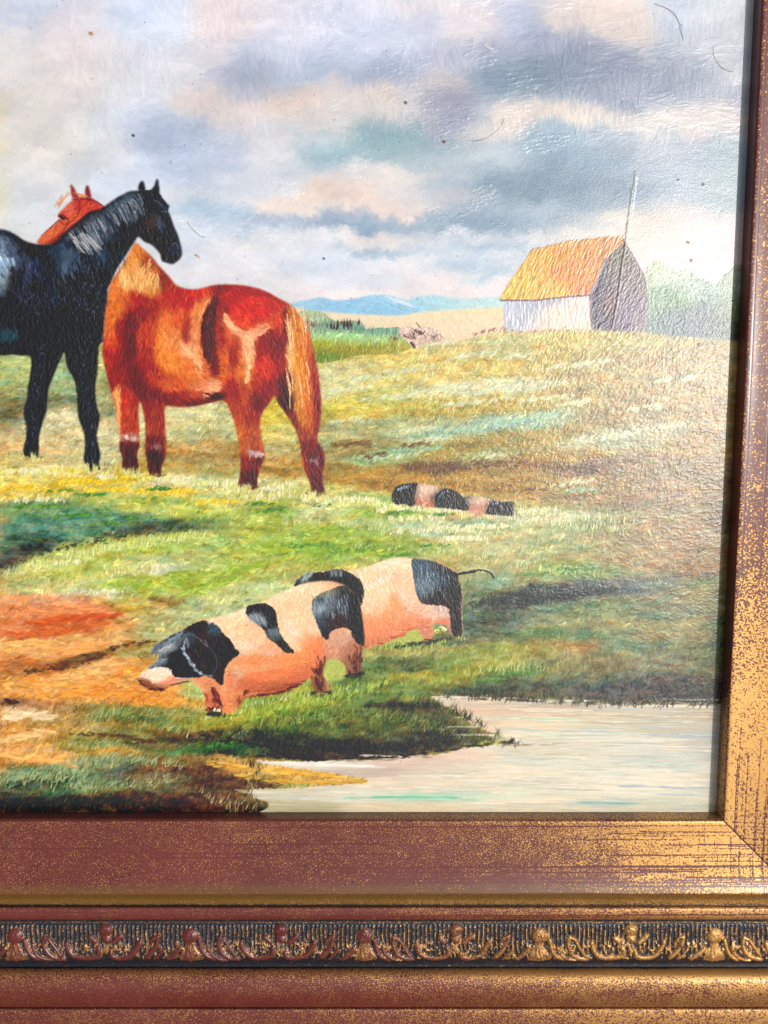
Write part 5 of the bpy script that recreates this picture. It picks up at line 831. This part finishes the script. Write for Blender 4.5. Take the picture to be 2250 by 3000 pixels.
AMP = 0.00011
hz = HGT-blur(HGT, 12)*.6
co = np.stack([GU, GV, np.clip(hz, -1.5, 2.5)*AMP], -1).reshape(-1, 3)
lin = np.clip(to_lin(IMG)*1.04-.036, .001, 1).reshape(-1, 3)
ii = np.arange(NU*NV).reshape(NV, NU)
quads = np.stack([ii[1:, :-1], ii[1:, 1:], ii[:-1, 1:], ii[:-1, :-1]], -1).reshape(-1, 4)
fr = RID[:-1, :-1].reshape(-1)
def sub(name, r, parent, label=None):
    q = quads[fr == r]
    used, inv = np.unique(q, return_inverse=True)
    o = new_mesh(name, co[used], inv.reshape(-1, 4), mp, parent, {'pigment': lin[used]})
    if label: o['label'] = label
    return o
canvas = sub('canvas', 0, root, 'painted landscape of cloudy sky, meadow, orange bank and pool')
for r, nm, lb in [(1, 'painted_horse', 'black painted horse resting its head over the chestnut one'), (2, 'painted_horse', 'bright chestnut painted horse with golden tail seen side on'), (3, 'painted_horse', 'reddish painted horse head peeping from behind the black neck'),
                  (4, 'painted_pig', 'front painted pig with black head and floppy ear, walking downhill'), (5, 'painted_pig', 'painted pig with black rump and thin tail behind the front pig'),
                  (6, 'painted_pig', 'small painted pig with two black patches lying in the far grass'), (7, 'painted_pig', 'smallest painted pig, mostly hidden, black at one end'),
                  (8, 'painted_barn', 'painted thatched barn with pale wall on the hill'), (9, 'painted_brushwood', 'heap of painted brown brushwood on the field edge')]:
    if (fr == r).any(): sub(nm, r, canvas, lb)

# ------------------------------------------------------------------ frame
mf = bpy.data.materials.new('worn_gilding'); N, L = nodes(mf); b = N['Principled BSDF']
tc = N.new('ShaderNodeTexCoord')
ag = N.new('ShaderNodeAttribute'); ag.attribute_name = 'gold'
ad = N.new('ShaderNodeAttribute'); ad.attribute_name = 'dark'
ar = N.new('ShaderNodeAttribute'); ar.attribute_name = 'tint'
def noise(scale, det=3, rough=.55, vec=None):
    n = N.new('ShaderNodeTexNoise'); n.inputs['Scale'].default_value = scale; n.inputs['Detail'].default_value = det; n.inputs['Roughness'].default_value = rough
    L.new(vec or tc.outputs['Object'], n.inputs['Vector']); return n
def math_(op, a, b_=None, clamp=False):
    n = N.new('ShaderNodeMath'); n.operation = op; n.use_clamp = clamp
    for i, v in enumerate((a, b_)):
        if v is None: continue
        if isinstance(v, (int, float)): n.inputs[i].default_value = v
        else: L.new(v, n.inputs[i])
    return n.outputs[0]
def mix(f, a, b_, typ='RGBA'):
    n = N.new('ShaderNodeMix'); n.data_type = typ
    if isinstance(f, (int, float)): n.inputs[0].default_value = f
    else: L.new(f, n.inputs[0])
    ia, ib, oo = (6, 7, 2) if typ == 'RGBA' else (2, 3, 0)
    for i, v in ((ia, a), (ib, b_)):
        if isinstance(v, (tuple, float, int)): n.inputs[i].default_value = (v+(1,)) if isinstance(v, tuple) else v
        else: L.new(v, n.inputs[i])
    return n.outputs[oo]
fl = noise(950, 3, .62); fl2 = noise(120, 3, .6); fl3 = noise(3000, 2, .5)
ac = N.new('ShaderNodeAttribute'); ac.attribute_name = 'coarse'
flf = noise(1700, 3, .6)
flm = mix(ac.outputs['Fac'], flf.outputs[0], fl.outputs[0], 'FLOAT')
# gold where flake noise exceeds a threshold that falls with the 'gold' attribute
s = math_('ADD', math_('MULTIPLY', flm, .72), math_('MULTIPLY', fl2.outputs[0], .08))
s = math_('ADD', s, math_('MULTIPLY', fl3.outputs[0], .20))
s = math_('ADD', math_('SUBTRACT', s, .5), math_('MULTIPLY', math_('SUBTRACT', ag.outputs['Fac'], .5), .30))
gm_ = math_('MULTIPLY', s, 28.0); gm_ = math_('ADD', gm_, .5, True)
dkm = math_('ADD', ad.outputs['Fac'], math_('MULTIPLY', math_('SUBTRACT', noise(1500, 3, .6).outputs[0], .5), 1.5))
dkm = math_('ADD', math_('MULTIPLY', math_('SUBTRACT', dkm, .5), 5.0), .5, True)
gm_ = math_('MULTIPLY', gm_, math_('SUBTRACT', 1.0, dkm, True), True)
v1 = noise(35, 4, .6)
bole = mix(v1.outputs[0], (.085, .011, .007), (.175, .034, .028))
bole = mix(ar.outputs['Fac'], bole, (.15, .080, .014))
bole = mix(dkm, bole, (.011, .012, .018))
goldc = mix(fl3.outputs[0], (.50, .255, .070), (.70, .41, .14))
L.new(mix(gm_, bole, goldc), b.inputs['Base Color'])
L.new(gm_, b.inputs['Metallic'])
L.new(mix(gm_, .42, .56, 'FLOAT'), b.inputs['Roughness'])
b.inputs['Specular IOR Level'].default_value = .35; b.inputs['Coat Weight'].default_value = .4; b.inputs['Coat Roughness'].default_value = .24
bm1 = noise(1500, 3, .6)
bp = N.new('ShaderNodeBump'); bp.inputs['Strength'].default_value = .4; bp.inputs['Distance'].default_value = .0003
L.new(math_('ADD', bm1.outputs[0], math_('MULTIPLY', gm_, .35)), bp.inputs['Height'])
L.new(bp.outputs[0], b.inputs['Normal'])

# profile: photograph row at mid picture, height of that row's surface above the painting (m)
def dd(Y, h): return vB-float(plane(1125, Y, h)[1])
PROF = [(0, -.002), (0, .0062), (.0004, .0079)]
PR = [(2407,.0085),(2414,.0087),(2440,.0088),(2480,.0093),(2520,.0100),(2560,.0109),(2585,.0118),(2600,.0125),(2611,.0131),(2618,.0134),(2622,.0131)]
FI = [(2622,.0131),(2628,.0110),(2636,.0096),(2650,.0090),(2655,.0093)]
BA = [(2655,.0093),(2657,.0107),(2661,.0115),(2668,.0119),(2680,.0119),(2690,.0115),(2694,.0109)]
OR = [(2694,.0109),(2697,.0101),(2704,.0101),(2740,.0104),(2780,.0107),(2800,.0105),(2812,.0093),(2822,.0085),(2834,.0087)]
BE = [(2834,.0087),(2838,.0103),(2848,.0123),(2862,.0141),(2880,.0153),(2900,.0156),(2920,.0151),(2938,.0139),(2948,.0125),(2952,.0115)]
OU = [(2952,.0115),(2955,.0125),(2962,.0131),(2980,.0133),(3010,.0129),(3040,.0115),(3060,.0091)]
def to_d(lst): return [(dd(Y, h), h) for Y, h in lst]
SEGS = {}
SEGS['sight'] = PROF+[(dd(2407, .0085), .0085)]
for k, l in (('panel', PR), ('fillet', FI), ('band', BA), ('orn', OR), ('bead', BE), ('outer', OU)): SEGS[k] = to_d(l)
dl, hl = SEGS['outer'][-1]; SEGS['outer'] += [(dl+.0005, .003), (dl+.0005, -.008)]
def dense(seg, step):
    P = catmull(seg, False, 6) if len(seg) > 3 else np.array(seg)
    s = np.r_[0, np.cumsum(np.linalg.norm(np.diff(P, axis=0), axis=1))]
    n = max(3, int(s[-1]/step)+1); t = np.linspace(0, s[-1], n)
    return np.interp(t, s, P[:, 0]), np.interp(t, s, P[:, 1]), t/s[-1]
UE = uL-.0
def polydist(pu, pv, pts):
    best = np.full(pu.shape, 9e9, np.float32)
    for (x0, y0), (x1, y1) in zip(pts[:-1], pts[1:]):
        dx, dy = x1-x0, y1-y0; L2 = dx*dx+dy*dy+1e-9
        t = np.clip(((pu-x0)*dx+(pv-y0)*dy)/L2, 0, 1)
        best = np.minimum(best, np.hypot(pu-x0-t*dx, pv-y0-t*dy))
    return best
def rise(d, r): return np.sqrt(np.clip(1-(d/r)**2, 0, 1))
# one repeat of the carved band; coordinates are pixels of a 1100 x 250 tile, x from one bell flower to the next
def ornament(x, y, rs):
    """x in tile px (any), y tile px 0..250 from inner edge; returns height 0..~1, redness, darkness"""
    P = 1097.0
    xi = np.floor(x/P); xm = x-xi*P
    wob = (vnoise(x/60, y/60, rs)-.5)*10; xm = xm+wob; y = y+(vnoise(x/50, y/50, rs+1)-.5)*8
    fl = .5+.5*np.cos(xm/27.4*2*np.pi)
    hb = fl**1.5*.34*sstep(16, 30, y)*(1-sstep(150, 205, y))
    hb = hb*(.55+.9*vnoise(x/23, y/40, rs+2))
    H = hb
    red = np.zeros_like(H)
    S = []
    # x=0 bell; x=572 small rosette (photo: 1165 and 640+1097=1737 in crop px)
    S.append(([(60,100),(75,150),(105,190),(150,215)], 11)); S.append(([(110,140),(140,185),(190,215),(230,222)], 9))
    S.append(([(185,85),(178,120),(200,170),(250,205),(300,215)], 12)); S.append(([(185,85),(215,95),(250,140),(290,190)], 8))
    S.append(([(325,120),(340,160),(380,195),(440,205),(500,195),(525,170),(520,145)], 13))
    S.append(([(600,172),(610,195),(660,205),(715,190),(750,160),(780,112)], 13)); 
    S.append(([(900,80),(890,120),(860,160),(820,195)], 12)); S.append(([(900,80),(870,85),(845,120)], 7))
    S.append(([(930,150),(900,180),(870,205)], 8)); S.append(([(1030,145),(1000,175),(955,208)], 12))
    S.append(([(470,85),(500,108)], 13)); S.append(([(665,78),(625,108)], 13))
    for pts, w in S:
        w *= 1.4
        q = np.minimum(polydist(xm, y, catmull(pts, False, 4)), 99)
        r = rise(q, w); H = np.maximum(H, r*.85); red = np.maximum(red, sstep(.3, .9, r))
    for (cx, cy, rx, ry, hh) in [(0,75,54,44,1.15),(1097,75,54,44,1.15),(572,45,46,36,1.1),(572,92,34,28,.75),(572,150,26,40,.4)]:
        q = np.hypot((xm-cx)/rx, (y-cy)/ry); r = np.sqrt(np.clip(1-q*q, 0, 1)); H = np.maximum(H, r*hh*(.75+.5*fbm(xm/16, y/16, rs+8, 2))); red = np.maximum(red, 1.0*sstep(.2, .6, r)*(hh > .6))
    for cx in (0, 1097):
        w = 30+52*sstep(110, 215, y); H = np.maximum(H, .8*np.sqrt(np.clip(1-np.abs(xm-cx)/w, 0, 1))*(y > 95)*(y < 222)*(.75+.5*vnoise(xm/12, y/25, rs+5)))
    red = np.maximum(red, .55*(H > .5))
    lw = sstep(90, 130, y)*(1-sstep(205, 220, y)); H = np.maximum(H, .5*sstep(.50, .66, fbm(x/13, y/17, rs+11, 3))*lw)
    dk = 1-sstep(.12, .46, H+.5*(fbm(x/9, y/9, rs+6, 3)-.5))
    return H, red, dk
TW = .0925/1097
def scratch(a, b_, seed, n, ln, wid, amin=-9, amax=9):
    """dark hairline mask along direction a (metres), across b_"""
    g = np.random.default_rng(seed); m = np.zeros(a.shape, np.float32)
    b0, b1 = float(b_.min()), float(b_.max())
    for _ in range(n):
        c = g.uniform(b0, b1); sl = g.normal(0, .004); s0 = g.uniform(amin, amax); l = g.uniform(*ln); st = g.uniform(.4, 1)
        q = np.abs(b_-c-sl*(a-s0))
        m = np.maximum(m, st*np.clip(1-q/wid, 0, 1)*((a > s0) & (a < s0+l)))
    return m
def rail(name_map, side, ustep):
    """side 'B' bottom, 'R' right. Builds the members of one rail as meshes, mitred at 45 degrees."""
    out = {}
    for key, seg in SEGS.items():
        st = .00033 if key in ('orn', 'panel') else .0004
        if side == 'R': st = .0005 if key in ('orn',) else st
        d, h, t = dense(seg, st)
        lo, hi = (uL-.001, uR) if side == 'B' else (vB, vT)
        sp = ustep if key in ('orn', 'panel') else ustep*2
        n = int((hi-lo+.12)/sp)
        k = np.linspace(0, 1, n)
        Dg, Kg = np.meshgrid(d, k); Hg = np.broadcast_to(h, Dg.shape).copy(); Tg = np.broadcast_to(t, Dg.shape)
        if side == 'B': A = lo+(hi+Dg-lo)*Kg                      # along u, ends at the mitre
        else: A = hi+(lo-Dg-hi)*Kg                                # along v, from top down to mitre
        along = A if side == 'B' else -A
        end = (uR+Dg-A) if side == 'B' else (A-(vB-Dg))           # distance to the mitre
        px_u = A if side == 'B' else uR+Dg; px_v = (vB-Dg) if side == 'B' else A
        # gilding survives on the outer members; extra towards the corner paints in sun sheen
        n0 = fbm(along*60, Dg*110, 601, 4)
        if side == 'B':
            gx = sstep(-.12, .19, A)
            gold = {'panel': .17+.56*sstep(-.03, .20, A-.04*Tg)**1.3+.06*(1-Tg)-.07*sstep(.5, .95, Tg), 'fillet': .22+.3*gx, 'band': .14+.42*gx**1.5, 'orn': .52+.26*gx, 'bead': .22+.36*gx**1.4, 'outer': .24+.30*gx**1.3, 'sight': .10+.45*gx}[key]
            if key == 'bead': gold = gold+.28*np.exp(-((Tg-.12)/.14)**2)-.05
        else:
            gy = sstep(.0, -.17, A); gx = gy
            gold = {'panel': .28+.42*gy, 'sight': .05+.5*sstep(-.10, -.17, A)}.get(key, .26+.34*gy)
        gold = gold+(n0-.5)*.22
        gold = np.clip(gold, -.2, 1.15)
        dark = np.zeros(A.shape, np.float32); tint = np.zeros(A.shape, np.float32)
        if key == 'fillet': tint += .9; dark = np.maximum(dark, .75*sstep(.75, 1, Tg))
        if key == 'panel': tint += .55*sstep(.80, .95, Tg); 
        if side == 'R': dark = np.maximum(dark, .18*sstep(-.06, .05, A))  # shade of the upper right rail, facing off the sun, put into the colour
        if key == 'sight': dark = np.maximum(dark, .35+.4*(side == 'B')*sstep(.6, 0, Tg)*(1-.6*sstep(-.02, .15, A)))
        if key == 'orn':
            y = (Dg-d[0])/(d[-1]-d[0])*(250/ .88)-14
            if side == 'B': x0 = float(plane(1165/2.074, 2700, .0065)[0])
            else: x0 = 0
            H, red, dk = ornament((along-x0)/TW, y, 700)
            gate = sstep(2, 14, y)*(1-sstep(222, 236, y))
            Hg = Hg+H*.0018*gate
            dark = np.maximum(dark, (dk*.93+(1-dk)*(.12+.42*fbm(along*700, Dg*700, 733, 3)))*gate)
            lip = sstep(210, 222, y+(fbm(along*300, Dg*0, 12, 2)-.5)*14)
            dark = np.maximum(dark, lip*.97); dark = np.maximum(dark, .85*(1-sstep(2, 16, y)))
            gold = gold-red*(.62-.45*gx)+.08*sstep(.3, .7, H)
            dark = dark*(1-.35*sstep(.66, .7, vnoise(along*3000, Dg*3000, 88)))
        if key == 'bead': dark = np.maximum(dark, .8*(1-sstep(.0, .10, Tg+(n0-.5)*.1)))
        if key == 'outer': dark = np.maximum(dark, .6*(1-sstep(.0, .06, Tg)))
        if key in ('panel', 'band'):
            a0 = along
            sc = scratch(a0, Dg, 5 if side == 'B' else 6, 12 if key == 'panel' else 3, (.05, .3), .00042, float(a0.min()), float(a0.max()))
            dens = sstep(.10, .03, end) if key == 'panel' else 0
            if key == 'panel':
                s2 = scratch(a0, Dg, 15 if side == 'B' else 16, 26, (.03, .12), .00040, float(a0.max())-.12, float(a0.max())-.01)
                s3 = scratch(Dg, a0, 25 if side == 'B' else 26, 420, (.01, .04), .00038, 0, .03)*sstep(.035, .012, end)
                sc = np.maximum(sc, np.maximum(s2, s3*.9))
                Hg = Hg-.00006*sc
                mit = np.clip(1.3-end/.0005, 0, 1); sc = np.maximum(sc, mit*1.3); Hg = Hg-.0002*mit
            gold = gold-sc*.75; dark = np.maximum(dark, sc*.42)
            # handling marks: scattered dark chips
            chip = sstep(.80, .84, vnoise(along*900, Dg*900, 640))*sstep(.45, .6, n0)
            dark = np.maximum(dark, chip*.5)
        Hg = Hg+(fbm(along*40, Dg*40, 660, 3)-.5)*.00025*(Tg*(1-Tg)*4)**.5
        if side == 'R' and key == 'sight': pass
        co_ = np.stack([px_u, px_v, Hg], -1).reshape(-1, 3)
        nk, nd = A.shape; j = np.arange(nk*nd).reshape(nk, nd)
        q = np.stack([j[:-1, :-1], j[:-1, 1:], j[1:, 1:], j[1:, :-1]], -1).reshape(-1, 4)
        if side == 'B': q = q[:, ::-1]
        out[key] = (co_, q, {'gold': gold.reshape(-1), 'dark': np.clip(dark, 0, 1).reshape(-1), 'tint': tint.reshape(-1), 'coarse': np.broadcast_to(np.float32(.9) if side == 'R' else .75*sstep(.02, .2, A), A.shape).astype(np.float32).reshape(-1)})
    return out
for side, lab in (('B', 'bottom rail of the frame, reddish and worn with a carved band'), ('R', 'upright rail of the frame at the right, gold speckled')):
    parts = rail(None, side, .00036 if side == 'B' else .0006)
    c, q, a = parts['panel']
    if side == 'R': q = q[:, ::-1][:, ::-1]
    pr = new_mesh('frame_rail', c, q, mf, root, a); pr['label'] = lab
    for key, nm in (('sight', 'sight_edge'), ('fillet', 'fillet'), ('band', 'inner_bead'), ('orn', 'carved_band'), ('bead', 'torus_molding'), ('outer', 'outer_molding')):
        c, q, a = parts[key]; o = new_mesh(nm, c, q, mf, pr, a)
        if key == 'orn': o['label'] = 'carved band of flowers and scrolls with blackened hollows'

# ------------------------------------------------------------------ stray hairs lying on the picture
def hair(pts, r, col, label, conv=None, h=.0004):
    P = catmull(pts, False, 8)
    u, v = plane(P[:, 0]*K, P[:, 1]*K, h)
    cu = bpy.data.meshes.new('stray_hair'); vs_, fs = [], []
    n = len(P); M = 6
    pts3 = [Vector((u[i], v[i], h+.0002*math.sin(i*.5))) for i in range(n)]
    for i in range(n):
        t = (pts3[min(i+1, n-1)]-pts3[max(i-1, 0)]).normalized(); s = t.cross(Vector((0, 0, 1))).normalized(); w = t.cross(s)
        rr = r*(1-.5*abs(i/(n-1)-.5))
        for k in range(M):
            a = 2*math.pi*k/M; vs_.append(pts3[i]+(s*math.cos(a)+w*math.sin(a))*rr)
    for i in range(n-1):
        for k in range(M): fs.append((i*M+k, i*M+(k+1) % M, (i+1)*M+(k+1) % M, (i+1)*M+k))
    fs.append(tuple(range(M))[::-1]); fs.append(tuple((n-1)*M+k for k in range(M)))
    vs_ = [AX @ p for p in vs_]
    org = vs_[0].copy()
    cu.from_pydata([p-org for p in vs_], [], fs)
    for p in cu.polygons: p.use_smooth = True
    cu.materials.append(col)
    o = bpy.data.objects.new('stray_hair', cu); C.objects.link(o); o.location = org
    o['label'] = label; o['category'] = 'hair'; o['group'] = 'stray hairs lying on the painting'
def hmat(nm, c):
    m = bpy.data.materials.new(nm); Nn, Ll = nodes(m); bb = Nn['Principled BSDF']; bb.inputs['Roughness'].default_value = .35
    nz = Nn.new('ShaderNodeTexNoise'); nz.inputs['Scale'].default_value = 300; rp = Nn.new('ShaderNodeValToRGB')
    rp.color_ramp.elements[0].color = tuple(x*.75 for x in c)+(1,); rp.color_ramp.elements[1].color = tuple(min(1, x*1.25) for x in c)+(1,)
    Ll.new(nz.outputs[0], rp.inputs[0]); Ll.new(rp.outputs[0], bb.inputs['Base Color']); return m
mb_ = hmat('brown_hair', (.24, .16, .13)); ml = hmat('pale_fibre', (.55, .5, .46))
hair([(1413,8),(1435,15),(1455,28),(1467,48),(1473,72),(1476,86)], .00011, mb_, 'brown curved hair on the painted sky near the top right')
hair([(1541,100),(1542,118),(1550,135),(1563,148),(1578,154),(1584,154)], .00008, mb_, 'thin grey curved hair on the sky beside the right frame rail')
hair([(1020,305),(1045,300),(1070,285),(1084,268),(1090,254)], .00009, mb_, 'thin brown hair across the pale cloud in mid sky')
hair([(405,478),(412,490),(422,500),(436,511),(445,511)], .00014, ml, 'short pale hair on the sky right of the black horse head')
hair([(900,2318/K+400),(903,2322/K+400)] if False else [(539,1948),(560,1938),(580,1938),(600,1946),(612,1958)], .00012, ml, 'thin pale fibre lying on the red bead of the bottom frame', h=.0082)
